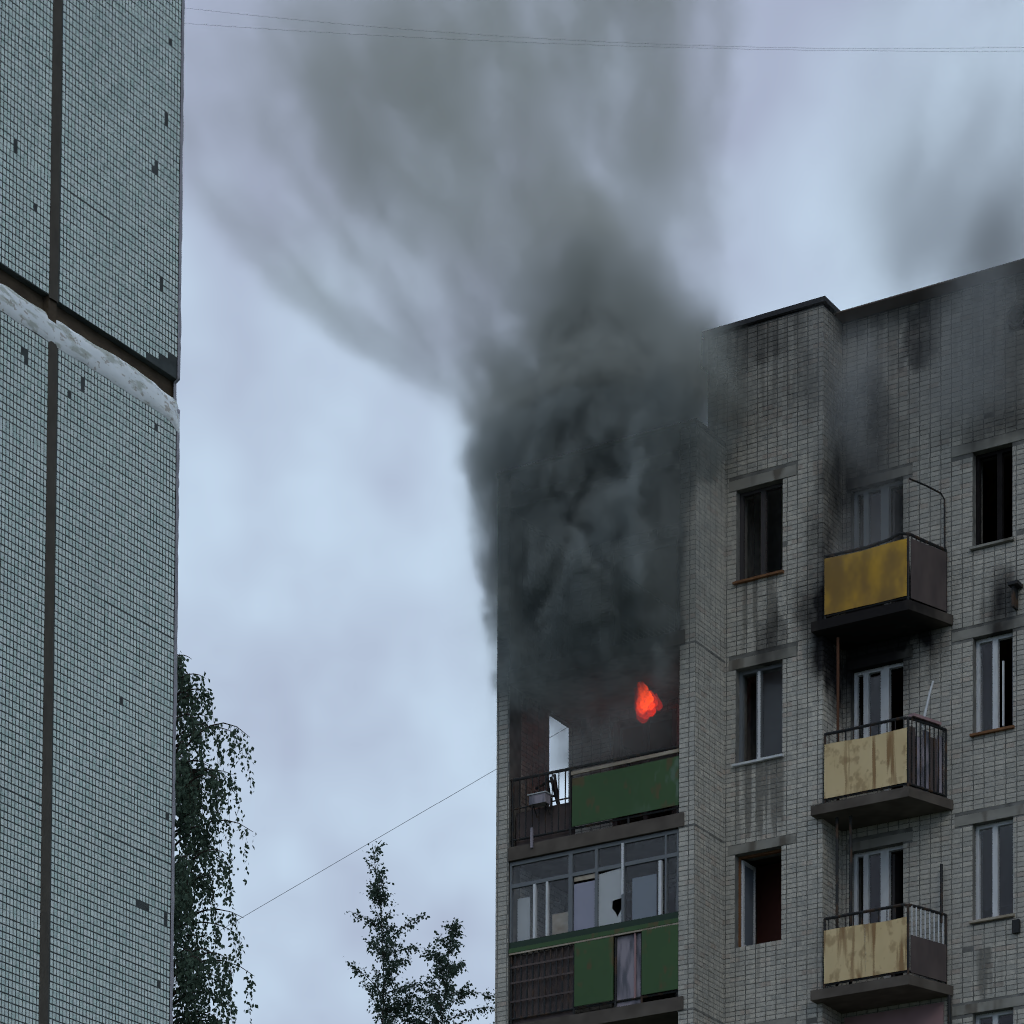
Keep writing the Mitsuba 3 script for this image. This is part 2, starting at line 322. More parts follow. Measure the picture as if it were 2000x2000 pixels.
# loggia bay: two piers, a thin left screen wall with an opening, the back wall
wall_panel(front(-0.95), -5.30, -5.06, ZB, ZLOG, [], 0.35)
bricks(front(-0.95), -5.30, -5.06, ZB + .3, ZLOG, [], 0.13)
wall_panel(front(-0.95), -1.98, -1.71, ZB, ZLOG, [], 0.95)
bricks(front(-0.95), -1.98, -1.71, ZB + .3, ZLOG, [], 0.0)
bricks(right(-1.71), -0.94, -0.01, ZB + .3, ZLOG, [], 0.07)
screen_holes = [(0.26, 1.3, z + 0.25, z + 2.62) for z in (FLOORS[1],)]
wall_panel(right(-5.06), -0.60, 1.25, ZB, ZLOG, screen_holes, 0.10)
bricks(right(-5.06), -0.60, 0.87, ZB + .3, ZLOG, screen_holes, 0.0)
log_doors = [(-4.22, -3.05, z + 0.1, z + 2.45) for z in FLOORS[:3]] + [(-2.95, -2.2, z + 0.9, z + 2.4) for z in FLOORS[:3]]
wall_panel(front(D_BACK), -5.06, -1.71, ZB, ZLOG, log_doors, 0.3)
bricks(front(D_BACK), -5.05, -1.99, ZB + .3, ZLOG, log_doors, 0.1)
FW = wall.build('facade_wall', 'mortar_m', BLK)

cen = np.array([b[4:8].mean(0) for b in brickset])
dist = np.linalg.norm(W(cen) - EYE, axis=1)
seen = (cen[:, 2] > 16.2) & (cen[:, 2] < 22.0) & (cen[:, 0] < 3.0) & (cen[:, 0] > -1.7) & (np.array([np.ptp(b[:, 0]) for b in brickset]) > 0.14)
order = np.argsort(np.where(seen, dist, 1e9))
single = set(order[:300].tolist())
for i in order[:300]:
    obj('brick', (W(brickset[i]), KF), 'brick_m', FW)
rest = MB()
for i, b in enumerate(brickset):
    if i not in single: rest.add(b, KF)
k = rest.build('brickwork', 'brick_m', FW); labels[k] = {'kind': 'stuff'}

shell = MB()                                    # everything of the shell that is not the seen front: lower storeys, ends, rear
shell.box(-5.30, -5.06, -0.95, 1.2, 0, ZB).box(-5.06, -1.98, -0.93, -0.7, 0, ZB).box(-1.98, -1.71, -0.95, 0.3, 0, ZB)
shell.box(-1.71, 0.0, 0.0, 0.38, 0, ZB).box(-0.38, 0.0, 0.38, 0.67, 0, ZB).box(0.0, 16.0, 0.67, 1.05, 0, ZB).box(7.0, 16.0, 0.67, 1.05, ZB, ZTOP)
shell.box(-5.06, -4.76, 1.2, 11.7, 0, ZLOG).box(-5.06, 16.0, 11.7, 12.0, 0, ZLOG).box(15.7, 16.0, 1.05, 11.7, 0, ZTOP).box(-2.02, -1.72, 0.381, 11.7, ZLOG + .13, ZTOP).box(-2.02, 15.7, 11.71, 12.0, ZLOG, ZTOP)
shell.build('rear_wall', 'far_brick_m', BLK)
fl = MB()
for z in [2.2, 5.1, 7.95, 10.8, 13.65] + FLOORS[:3]:
    fl.box(-4.76, 15.7, 1.19, 11.7, z - 0.25, z - 0.03).box(-1.70, -0.39, 0.385, 1.189, z - 0.25, z - 0.03)
fl.box(-4.0, 15.6, 5.0, 5.12, 13.7, 24.7)
fl.build('floor_slab', 'room_m', BLK)
MB().box(-1.70, -0.39, 1.10, 1.15, 16.6, 19.1).build('inner_wall', 'red_room_m', BLK)
rf = MB(); rf.box(-5.05, 15.7, 1.2, 11.7, 24.92, 25.08).box(-1.70, -0.39, 0.385, 1.199, 24.92, 25.08).box(-2.02, 16.0, 0.35, 12.0, ZTOP, ZTOP + .02)
rf.build('attic_floor', 'room_m', BLK)
eave = MB().prism([(-2.10, -0.06), (0.06, -0.06), (0.06, 0.61), (16.05, 0.61), (16.05, 12.05), (-2.10, 12.05)], ZTOP + 0.021, ZTOP + 0.10)
EV = eave.build('roof_edge', 'roof_m', BLK)
lo = MB().box(-2.14, -2.02, 0.0, 0.3, 26.86, ZTOP + .015); lo.build('roof_end_cap', 'roof_m', BLK)
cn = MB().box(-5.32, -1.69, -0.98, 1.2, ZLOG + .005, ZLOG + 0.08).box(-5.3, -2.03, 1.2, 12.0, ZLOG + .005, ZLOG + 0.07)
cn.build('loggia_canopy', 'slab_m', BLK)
for (a, b, p, q) in lint2:
    MB().box(a, b, -0.012, 0.10, p + .003, q - .004).build('lintel', 'concrete_m', BLK)
for (a, b, p, q) in lint3:
    MB().box(a, b, 0.658, 0.77, p + .003, q - .004).build('lintel', 'concrete_m', BLK)
for z in FLOORS[:3]:
    MB().box(0.1, 1.2, 0.659, 0.77, z + 2.362, z + 2.497).build('lintel', 'concrete_m', BLK)
# round vent pipe near the roof at the right
vt = trimesh.creation.annulus(0.13, 0.17, 0.25, sections=28); v = np.array(vt.vertices)
VP = obj('vent_pipe', (W(np.stack([2.95 + v[:, 0], 0.72 + v[:, 2], 26.61 + v[:, 1]], 1)), vt.faces), 'iron_m', BLK)

# ------------------------------------------------------------------ windows
def window(r0, r1, z0, z1, d, mat, mull=(0.5,), sill=None, glass=(True, True), fw=0.055, depth=0.07, pane_mat='glass_m', name='window', label=None, transom=None, casement_open=None):
    f = MB()
    f.box(r0, r0 + fw, d, d + depth, z0, z1).box(r1 - fw, r1, d, d + depth, z0, z1).box(r0 + fw, r1 - fw, d, d + depth, z1 - fw, z1).box(r0 + fw, r1 - fw, d, d + depth, z0, z0 + fw)
    xs = [r0 + m * (r1 - r0) for m in mull]
    for x in xs: f.box(x - fw * 0.75, x + fw * 0.75, d - 0.006, d + depth, z0 + fw, z1 - fw)
    if transom: f.box(r0 + fw, r1 - fw, d + 0.005, d + depth - 0.005, transom - fw / 2, transom + fw / 2)
    key = f.build(name, mat, BLK)
    if label: labels[key] = {'label': label}
    edges = [r0 + fw] + [y for x in xs for y in (x - fw * 0.75, x + fw * 0.75)] + [r1 - fw]
    for i in range(0, len(edges), 2):
        g = glass[i // 2] if i // 2 < len(glass) else True
        if g:
            MB().add([[edges[i], d + depth / 2, z0 + fw], [edges[i + 1], d + depth / 2, z0 + fw], [edges[i + 1], d + depth / 2, z1 - fw], [edges[i], d + depth / 2, z1 - fw]], [[0, 1, 2], [0, 2, 3]]).build('pane', pane_mat if g is True else g, key)
    if sill:
        v = np.array([[r0 - .03, -0.09, 0.0], [r1 + .03, -0.09, 0.0], [r1 + .03, 0.10, 0.035], [r0 - .03, 0.10, 0.035], [r0 - .03, -0.09, -0.035], [r1 + .03, -0.09, -0.035], [r1 + .03, 0.10, -0.035], [r0 - .03, 0.10, -0.035]])
        v[:, 1] += d - 0.10; v[:, 2] += z0 + 0.0
        MB().add(v, np.array([[0, 1, 2], [0, 2, 3], [4, 6, 5], [4, 7, 6], [0, 4, 5], [0, 5, 1], [1, 5, 6], [1, 6, 2], [2, 6, 7], [2, 7, 3], [3, 7, 4], [3, 4, 0]])).build('sill', sill, key)
    return key
w2, w3 = win2, win3
window(w2[0][0], w2[0][1], w2[0][2], w2[0][3], 0.12, 'dark_frame_m', (0.5,), 'rust_m', label='dark framed window with a rusty sill')
k = window(w2[1][0], w2[1][1], w2[1][2], w2[1][3], 0.12, 'grey_frame_m', (0.42,), 'white_m', glass=(None, True), label='window with one dark open half and a white sill')
MB().box(w2[1][0] + .33, w2[1][0] + .375, 0.105, 0.15, w2[1][2] + .06, w2[1][3] - .06).build('casement_frame', 'white_m', k)
k = window(w2[2][0], w2[2][1], w2[2][2], w2[2][3], 0.12, 'rust_m', (), None, glass=(None,), fw=0.03, label='window hole without glass, one pale casement folded inwards')
c = MB(); x = w2[2][0] + .035
for a, b, p, q in ((0, .045, w2[2][2] + .04, w2[2][3] - .05), (.37, .41, w2[2][2] + .04, w2[2][3] - .05)):
    c.box(x, x + .035, .15 + a, .15 + b, p, q)
c.box(x, x + .035, .195, .52, w2[2][2] + .04, w2[2][2] + .10).box(x, x + .035, .195, .52, w2[2][3] - .11, w2[2][3] - .05)
c.build('open_casement', 'white_m', k)
MB().box(x + .012, x + .02, .195, .52, w2[2][2] + .10, w2[2][3] - .11).build('frosted_pane', 'bluegrey_m', k)
window(*w2[3], 0.12, 'white_m', (0.5,), 'white_m')
window(*w3[0], 0.79, 'soot_m', (0.6,), 'concrete_m', glass=(None, None), label='burnt out black window under the roof')
k = window(*w3[1], 0.79, 'white_m', (0.48,), 'rust_m', glass=(True, None), label='white framed window, its right half open and dark')
MB().box(2.60, 2.63, 0.84, 0.88, 20.45, 21.45).build('casement_edge', 'white_m', k)
window(*w3[2], 0.79, 'white_m', (0.48,), 'tin_m', label='white framed window with both panes shut')
window(*w3[3], 0.79, 'white_m', (0.48,), 'tin_m')
# balcony doors with their side windows
for i, z in enumerate(FLOORS[:3]):
    mat = ('white_m', 'white_m', 'grey_frame_m')[i]
    window(0.15, 0.66, z + 0.92, z + 2.36, 0.79, mat, (0.40,), None, name='balcony_window')
    f = MB(); r0, r1, z0, z1 = 0.66, 1.04, z + 0.12, z + 2.36
    f.box(r0 + .001, r0 + 0.085, 0.783, 0.87, z0, z1).box(r1 - 0.03, r1 - .001, 0.79, 0.86, z0, z1).box(r0 + .085, r1 - .03, 0.79, 0.86, z1 - .05, z1)
    k = f.build('balcony_door', mat, BLK)
    if i != 1:
        MB().box(r0 + .10, r0 + .14, 0.88, 1.35, z0, z1 - .08).build('open_leaf', 'dark_frame_m', k)

# ------------------------------------------------------------------ balconies of the right bay
def balcony(z, front_mat, i):
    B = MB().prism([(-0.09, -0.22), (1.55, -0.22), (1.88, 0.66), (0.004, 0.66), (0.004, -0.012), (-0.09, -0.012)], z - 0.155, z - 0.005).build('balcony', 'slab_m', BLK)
    labels[B] = {'label': ('balcony with a sooty yellow front panel', 'balcony with a rust streaked cream front panel and a boarded side', 'balcony with a stained cream front of two panels and white side rails')[::-1][i]}
    zf = z + 0.08
    A, Cc, Wl = (0.10, -0.12), (1.49, -0.12), (1.76, 0.655)
    zr = z + (1.10, 1.10, 1.03)[i]
    rail = MB()
    if i == 2:
        pts = [(A[0], A[1], zr - .02), (0.8, -.12, zr - .03), (1.15, -.12, zr), (1.36, -.12, zr + .06), (1.48, -.04, zr + .05), (1.60, .24, zr + .02), Wl + (zr,)]
    else:
        pts = [A + (zr,), (1.40, -.12, zr), (1.49, -.06, zr), (1.62, .25, zr), Wl + (zr,)]
    rail.tube(pts, [0.024] * len(pts), 6)
    rail.bar(A + (zf,), Cc + (zf,), 0.018).bar(Cc + (zf,), Wl + (zf,), 0.018)
    for p in (A, Cc, Wl): rail.bar(p + (z - 0.004,), p + (zr,), 0.020)
    rail.build('railing', 'iron_m', B)
    dr_ = np.array(Wl) - np.array(Cc)
    for t in np.linspace(0.10, 0.92, 8):
        p = np.array(Cc) + t * dr_
        MB().bar((*p, zf), (*p, zr - .01), 0.011, 5).build('baluster', 'white_m' if i == 0 else 'iron_m', B)
    for t in np.linspace(0.05, 0.95, 10):
        p = np.array(A) + t * (np.array(Cc) - np.array(A))
        MB().bar((p[0], p[1] + .0, zf), (p[0], p[1] + .0, zr - .01), 0.009, 5).build('baluster', 'iron_m', B)
    top = z + (0.90, 0.92, 0.96)[i]
    n = 2 if i == 0 else 1
    for q in range(n):
        a, b = 0.105 + q * 1.385 / n, 0.105 + (q + 1) * 1.385 / n - 0.006
        u = np.linspace(a, b, 13); w = np.linspace(z + 0.09, top, 7)
        G = np.array([[x, -0.150 + 0.006 * math.sin(9 * x + i) * math.sin(5 * y) - 0.004 * rng.random(), y + 0.012 * math.sin(4.2 * x + i) * (y > top - .01)] for y in w for x in u])
        G2 = G + [0, 0.006, 0]; nu, nw = len(u), len(w)
        f = []
        for a_ in range(nw - 1):
            for b_ in range(nu - 1):
                o = a_ * nu + b_; f += [[o, o + 1, o + nu + 1], [o, o + nu + 1, o + nu]]
        m = len(G); f = f + [[x + m, z_ + m, y + m] for x, y, z_ in f]
        ring = [b_ for b_ in range(nu)] + [(a_ + 1) * nu - 1 for a_ in range(1, nw)] + [(nw - 1) * nu + b_ for b_ in range(nu - 2, -1, -1)] + [a_ * nu for a_ in range(nw - 2, 0, -1)]
        for p, q_ in zip(ring, ring[1:] + ring[:1]): f += [[p, p + m, q_ + m], [p, q_ + m, q_]]
        MB().add(np.vstack([G, G2]), f).build('front_panel', front_mat, B)
    def side(z0, z1, mat, t0=0.04, t1=0.97, off=0.02, name='side_panel'):
        p, q = np.array(Cc) + t0 * dr_, np.array(Cc) + t1 * dr_; nrm = np.array([dr_[1], -dr_[0]]) / np.linalg.norm(dr_)
        a, b = p + nrm * off, q + nrm * off; a2, b2 = p + nrm * (off + .012), q + nrm * (off + .012)
        MB().prism([a, b, b2, a2], z0, z1).build(name, mat, B)
    if i == 0: side(z + .06, z + .63, 'board_m')
    if i == 2: side(z + .06, z + .98, 'board_m', off=0.024)
    if i == 1:
        for q in range(5):
            side(z + .06, z + (.98, .86, .99, .92, .98)[q], ('board_m', 'cloth_m', 'cloth_m', 'board_m', 'cloth_m')[q], 0.04 + q * .188, 0.215 + q * .188, -0.03, 'side_board')
    return B
for i, (z, m) in enumerate(zip(FLOORS[:3], ('cream_m', 'cream_m', 'yellow_m'))): balcony(z, m, i)
# lowest balcony, of which only the pink wall, the slab edge and a post reach into the frame
MB().box(0.06, 1.72, 0.645, 0.6555, 14.0, 16.30).build('pink_plaster', 'pink_m', BLK, label='pink painted wall under the lowest balcony')

# posts, sticks and boards on the balconies
def post(label, pts, w, mat, name='drying_post', cat='post', group=None):
    k = MB().tube(pts, [w] * len(pts), 6).build(name, mat); labels[k] = {'label': label, 'category': cat}
    if group: labels[k]['group'] = group
post('dark post rising at the left end of the lowest cream balcony, nearest the brick corner', [(0.26, -0.02, 16.53), (0.26, -0.02, 19.2)], 0.024, 'iron_m')
post('dark post on the lowest cream balcony beside the window, right of its twin', [(0.47, 0.02, 16.53), (0.47, 0.02, 19.2)], 0.024, 'iron_m')
post('thin dark post with a knob standing at the wall end of the lowest cream balcony', [(1.72, 0.58, 17.5), (1.72, 0.58, 18.36), (1.72, 0.58, 18.40)], 0.022, 'iron_m')
post('rust brown post at the left end of the middle cream balcony', [(0.27, -0.02, 19.39), (0.27, -0.02, 22.0)], 0.022, 'old_rust_m')
post('dark post standing below the lowest cream balcony at its right end', [(1.84, 0.60, 14.0), (1.84, 0.60, 16.37)], 0.03, 'iron_m')
post('thin dark drying rack arching over the right side of the yellow balcony', [(1.50, -0.10, 24.16), (1.62, .25, 24.16), (1.73, .55, 24.13), (1.76, .61, 24.05), (1.76, .62, 23.3)], 0.014, 'iron_m', 'drying_rack', 'rack')
k = MB().tube([(1.56, 0.22, 20.42), (1.66, 0.30, 20.98), (1.70, 0.33, 21.15)], [0.022, 0.018, 0.015], 6).build('white_stick', 'white_m'); labels[k] = {'label': 'white stick leaning outwards on the side rail of the middle balcony', 'category': 'stick'}
bd = MB()
p0, p1 = np.array([1.50, -0.04]), np.array([1.70, 0.52]); nn = np.array([p1[1] - p0[1], p0[0] - p1[0]]); nn /= np.linalg.norm(nn)
bd.prism([p0 - nn * .05, p1 - nn * .05, p1 + nn * .06, p0 + nn * .06], 20.515, 20.56)
k = bd.build('plank', 'pink_m'); labels[k] = {'label': 'pinkish plank lying along the side rail of the middle balcony', 'category': 'plank'}
k = MB().box(2.86, 2.97, 0.60, 0.66, 17.16, 17.36).build('wall_lamp_box', 'iron_m'); labels[k] = {'label': 'small dark box on the wall at the right end of a tin sill', 'category': 'box'}
k = MB().box(2.86, 3.02, 0.45, 0.66, 22.42, 22.47).box(2.90, 2.94, 0.5, 0.66, 22.1, 22.43).build('wall_bracket', 'iron_m'); labels[k] = {'label': 'dark metal bracket on the wall under the burnt out window', 'category': 'bracket'}

# ------------------------------------------------------------------ loggias of the left bay
def loggia_slab(z):
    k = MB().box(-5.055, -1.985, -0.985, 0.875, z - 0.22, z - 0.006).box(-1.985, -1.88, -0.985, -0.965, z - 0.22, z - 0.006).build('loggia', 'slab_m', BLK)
    return k
L1, L2, L3 = (loggia_slab(z) for z in FLOORS[:3])
labels[L2] = {'label': 'burning loggia with a green front panel and an open railing'}
labels[L1] = {'label': 'glazed loggia with two green panels under the burning one'}
labels[L3] = {'label': 'soot blackened loggia hidden in the smoke'}
MB().box(-5.055, -1.985, -0.985, 0.875, 24.88, 25.09).build('loggia_slab', 'concrete_m', BLK)
MB().box(-5.055, -1.985, -0.985, 0.875, 13.45, 13.66).build('loggia_slab', 'concrete_m', BLK)
# a storey seam runs round the right pier
for z in FLOORS[:3]:
    MB().prism([(-1.985, -0.964), (-1.696, -0.964), (-1.696, -0.01), (-1.705, -0.01), (-1.705, -0.957), (-1.985, -0.957)], z - 0.24, z - 0.205).build('seam', 'mortar_m', BLK)
# burning loggia: railing, green panel
z = FLOORS[1]
r = MB(); r.bar((-5.05, -0.90, 20.50), (-1.985, -0.90, 20.46), 0.024).bar((-5.05, -0.90, 19.52), (-1.985, -0.90, 19.50), 0.018).bar((-5.05, -0.90, 20.02), (-3.9, -0.90, 20.02), 0.012)
for x in (-5.02, -3.95, -2.9, -2.01): r.bar((x, -0.90, 19.39), (x, -0.90, 20.49), 0.02)
r.build('railing', 'iron_m', L2)
for x in np.linspace(-4.9, -4.05, 8): MB().bar((x, -0.90, 19.52), (x, -0.90, 20.49), 0.010, 5).build('baluster', 'iron_m', L2)
MB().box(-3.90, -1.99, -0.945, -0.93, 19.53, 20.30).build('green_panel', 'green_m', L2)
MB().box(-3.92, -1.99, -0.95, -0.925, 20.36, 20.415).build('lath', 'tin_m', L2)
MB().box(-5.0, -3.92, -0.83, -0.815, 19.41, 19.98).build('low_board', 'board_m', L2)
# door frame and the burnt leaf inside the burning loggia
k = MB().box(-4.22, -4.14, 0.885, 0.97, z + .1, z + 2.45).box(-3.13, -3.05, 0.885, 0.97, z + .1, z + 2.45).box(-3.66, -3.58, 0.885, 0.97, z + .1, z + 2.4).build('loggia_door', 'board_m', L2)
# glazed loggia
z = FLOORS[0]
fr = MB(); d0, d1 = -0.93, -0.87
MB().box(-5.05, -1.985, d0, d1, 17.77, 17.87).build('glazing_sill', 'dark_green_m', L1)
fr.box(-5.05, -1.985, d0, d1, 18.74, 18.80).box(-5.05, -1.985, d0, d1, 19.10, 19.16)
for x, w in ((-5.03, .03), (-3.93, .07), (-2.98, .05), (-2.22, .03), (-2.01, .03)): fr.box(x - w / 2, x + w / 2, d0 - .003, d1 + .003, 17.871, 19.10)
for x, w in ((-3.46, .05),): fr.box(x - w / 2, x + w / 2, d0 - .003, d1 + .003, 17.871, 19.10)
GZ = fr.build('glazing_frame', 'grey_frame_m', L1)
for x, w, zt in ((-4.59, .045, 18.74), (-4.36, .035, 18.74), (-2.32, .05, 18.72)):
    MB().box(x - w / 2, x + w / 2, d0 - .006, d1, 17.87, zt).build('white_mullion', 'white_m', L1)
MB().box(-2.985 - .02, -2.985 + .02, d0 - .012, d0 - .004, 18.3, 19.11).build('white_mullion', 'white_m', L1)
def lp(r0, r1, z0, z1, mat, dd=-0.90, **lab):
    MB().add([[r0, dd, z0], [r1, dd, z0], [r1, dd, z1], [r0, dd, z1]], [[0, 1, 2], [0, 2, 3]]).build('pane', mat, L1, **lab)
for a, b in ((-5.015, -4.62), (-4.565, -4.38), (-4.34, -3.97), (-2.95, -2.35), (-2.19, -2.03)): lp(a, b, 17.87, 18.74, 'glass_m')
for a, b in ((-5.015, -3.97), (-3.89, -3.49), (-3.43, -3.01), (-2.95, -2.24), (-2.19, -2.03)): lp(a, b, 18.80, 19.10, 'glass_m')
MB().box(-3.88, -3.49, -0.905, -0.895, 17.88, 18.62).build('lilac_panel', 'lilac_m', L1)
MB().box(-3.88, -3.49, -0.905, -0.895, 18.66, 18.73).build('yellowish_panel', 'tin_m', L1)
hole = Polygon([(-3.18, 18.24), (-3.02, 18.26), (-3.02, 18.08), (-3.06, 18.02), (-3.09, 17.97), (-3.13, 18.05), (-3.19, 18.12)])
sheet = Polygon([(-3.43, 17.88), (-3.008, 17.88), (-3.008, 18.735), (-3.43, 18.70)]).difference(hole)
m = trimesh.creation.extrude_polygon(sheet, 0.008, engine='earcut'); v = np.array(m.vertices)
MB().add(np.stack([v[:, 0], -0.905 + v[:, 2], v[:, 1]], 1), m.faces).build('white_sheet', 'sheet_m', L1, label='white sheet in the glazing with a dark torn hole')
MB().box(-2.85, -2.42, -0.86, -0.85, 17.88, 18.55).build('blue_grey_panel', 'bluegrey_m', L1)
MB().box(-4.98, -4.75, -0.80, -0.79, 17.75, 18.6).build('curtain', 'sheet_m', L1)
MB().box(-4.35, -4.0, -0.78, -0.77, 17.75, 18.25).build('curtain', 'tin_m', L1)
MB().box(-3.84, -3.14, -0.945, -0.93, 16.66, 17.66).build('green_panel', 'green_m', L1)
MB().box(-2.63, -1.99, -0.945, -0.93, 16.66, 17.68).build('green_panel', 'green_m', L1)
MB().box(-5.05, -1.985, -0.95, -0.93, 17.695, 17.765).build('sill_board', 'green_m', L1)
MB().box(-5.05, -1.985, -0.945, -0.925, 17.665, 17.69).build('lath', 'tin_m', L1)
r = MB(); r.bar((-5.05, -0.90, 16.64), (-1.985, -0.90, 16.64), 0.018)
for x in (-5.03, -3.87, -3.12, -2.65, -2.0): r.bar((x, -0.90, 16.53), (x, -0.90, 17.67), 0.02)
r.build('railing', 'iron_m', L1)
for x in np.linspace(-4.95, -3.97, 10): MB().box(x - .012, x + .012, -0.915, -0.90, 16.64, 17.67).build('baluster', 'iron_m', L1)
for zz in (16.9, 17.2, 17.45): MB().box(-5.03, -3.87, -0.925, -0.915, zz, zz + .03).build('slat', 'board_m', L1)
MB().box(-5.04, -3.88, -0.86, -0.85, 16.56, 17.66).build('back_board', 'board_m', L1)
MB().box(-3.11, -2.66, -0.88, -0.87, 16.56, 17.66).build('grey_cloth_panel', 'cloth_m', L1)
MB().bar((-2.77, -0.905, 16.64), (-2.77, -0.905, 17.67), 0.018).build('baluster', 'pink_m', L1)
# things on the burning loggia
k = thing('step_ladder', 'dark folding stepladder standing in the bright opening of the burning loggia', 'ladder')
zf = FLOORS[1]
for q, (a, b) in enumerate((((-4.33, -0.70, zf + .02), (-4.52, -0.70, zf + 1.16)), ((-4.19, -0.70, zf + .02), (-4.40, -0.66, zf + 1.16)), ((-4.30, -0.35, zf + .02), (-4.50, -0.60, zf + 1.16)))):
    MB().bar(a, b, 0.026, 5).build('rail', 'iron_m', k)
for h in (0.3, 0.55, 0.8, 1.05):
    a = np.array([-4.33 - .19 * h / 1.16, -.70, zf + h]); b = np.array([-4.19 - .21 * h / 1.16, -.685, zf + h]); MB().bar(a, b, 0.02, 5).build('rung', 'iron_m', k)
MB().bar((-4.72, -0.7, zf + .98), (-4.47, -0.7, zf + 1.06), 0.022, 5).build('brace', 'iron_m', k)
k = thing('metal_box', 'grey metal box hanging on the railing of the burning loggia', 'box')
bx = trimesh.creation.box((0.30, 0.16, 0.15)); MB().add(np.array(bx.vertices) + [-4.43, -1.05, 20.02], bx.faces).build('case', 'cloth_m', k)
MB().box(-4.60, -4.26, -1.15, -0.94, 20.095, 20.11).build('lid', 'sheet_m', k)
for x in (-4.55, -4.31): MB().bar((x, -1.05, 19.95), (x, -0.92, 19.80), 0.012, 5).build('bracket', 'iron_m', k)
k = MB().box(-4.62, -4.58, -1.02, -0.99, 19.30, 19.62).build('rag', 'cloth_m'); labels[k] = {'label': 'pale rag hanging under the left railing of the burning loggia', 'category': 'rag'}

# ------------------------------------------------------------------ fire
def flame_mesh(path, rad, seed):
    """A flame tongue: a wavy tapering tube with a rough skin."""
    path = np.asarray(path, float); t = np.linspace(0, 1, 26); q = np.linspace(0, 1, len(path))
    P = np.stack([np.interp(t, q, path[:, k]) for k in range(3)], 1); R = np.interp(t, q, rad)
    P = ndimage.gaussian_filter1d(P, 1.5, axis=0, mode='nearest'); R = ndimage.gaussian_filter1d(R, 1.2, mode='nearest'); R[0] = R[-1] = 0.004
    a = np.linspace(0, 2 * np.pi, 19)[:-1]
    v = []
    for i in range(len(P)):
        n_ = 1 + 0.5 * (meshkit.noise(np.stack([np.cos(a) * 1.6, np.sin(a) * 1.6, np.full(18, i * 0.32)], 1) + seed * 9.1) - 0.5)
        v.append(np.stack([P[i, 0] + R[i] * n_ * np.cos(a), P[i, 1] + 0.7 * R[i] * n_ * np.sin(a), np.full(18, P[i, 2])], 1))
    v = np.vstack(v); f = []
    for i in range(len(P) - 1):
        for j in range(18): f += [[i * 18 + j, i * 18 + (j + 1) % 18, (i + 1) * 18 + (j + 1) % 18], [i * 18 + j, (i + 1) * 18 + (j + 1) % 18, (i + 1) * 18 + j]]
    return v, f
bsdf('flame_body_m', (0.05, 0.01, 0.0), 1.0, 0.0)
FL = thing('flame', 'bright orange red flame blazing in the doorway of the burning loggia', 'fire')
def flame(name, path, rad, seed, rgb):
    v, f = flame_mesh(path, rad, seed)
    key = num(FL + '__' + name)
    scene[key] = {**mikit.ply((W(v), np.array(f)), 'flame_body_m', True), 'emitter': {'type': 'area', 'radiance': {'type': 'rgb', 'value': rgb}}}
FD = 0.12
rf_ = np.random.default_rng(12)
FR, FZ = -3.05, 21.70                            # the hottest spot
def lick(name, r, z_, dr_, dz_, w, dd, rgb):
    """One pointed tongue from its root (r, z_), leaning to the tip (r + dr_, z_ + dz_)."""
    k = rf_.uniform(-.04, .04, 3); w *= 1.25; dz_ *= 1.2
    flame(name, [(r, FD + dd, z_ - w * .8), (r + .03 * k[0], FD + dd, z_), (r + .35 * dr_ + k[1] * .5, FD + dd, z_ + .38 * dz_), (r + .72 * dr_ + k[2] * .5, FD + dd, z_ + .72 * dz_), (r + dr_, FD + dd, z_ + dz_)],
          [.2 * w, w, .74 * w, .38 * w, .006], int(rf_.integers(1, 90)), rgb)
HOT, MID, RED, DIM = [1.3, 0.075, 0.005], [0.85, 0.035, 0.003], [0.36, 0.007, 0.001], [0.13, 0.002, 0.001]
lick('core', FR, FZ - .04, -.12, .22, .085, -.20, HOT)
for r_, z_, a_, b_, w_, d_, c_ in ((.03, -.02, -.10, .24, .070, -.16, HOT), (-.05, -.09, -.12, .26, .075, -.15, HOT), (.02, -.10, -.06, .16, .075, -.13, MID), (-.09, -.04, -.12, .34, .070, -.12, MID), (-.12, -.12, -.09, .28, .080, -.10, MID), (-.05, .02, -.20, .40, .060, -.09, MID),
                                   (-.16, -.05, -.10, .40, .075, -.05, RED), (-.19, -.13, -.06, .32, .080, -.03, RED), (-.10, -.18, -.04, .18, .085, -.04, RED), (-.12, .06, -.18, .50, .065, -.02, RED), (.00, -.17, -.03, .14, .075, -.05, RED), (.055, -.06, -.06, .20, .065, -.08, RED),
                                   (-.25, -.06, -.04, .38, .070, .06, DIM), (-.26, -.16, -.02, .26, .075, .08, DIM), (-.20, .14, -.12, .56, .065, .06, DIM), (-.20, -.20, -.02, .20, .080, .05, DIM), (.09, -.08, -.05, .20, .060, .02, DIM), (-.32, .0, -.05, .5, .05, .08, DIM)):
    lick('tongue', FR + r_, FZ + z_, a_, b_, w_, d_, c_)

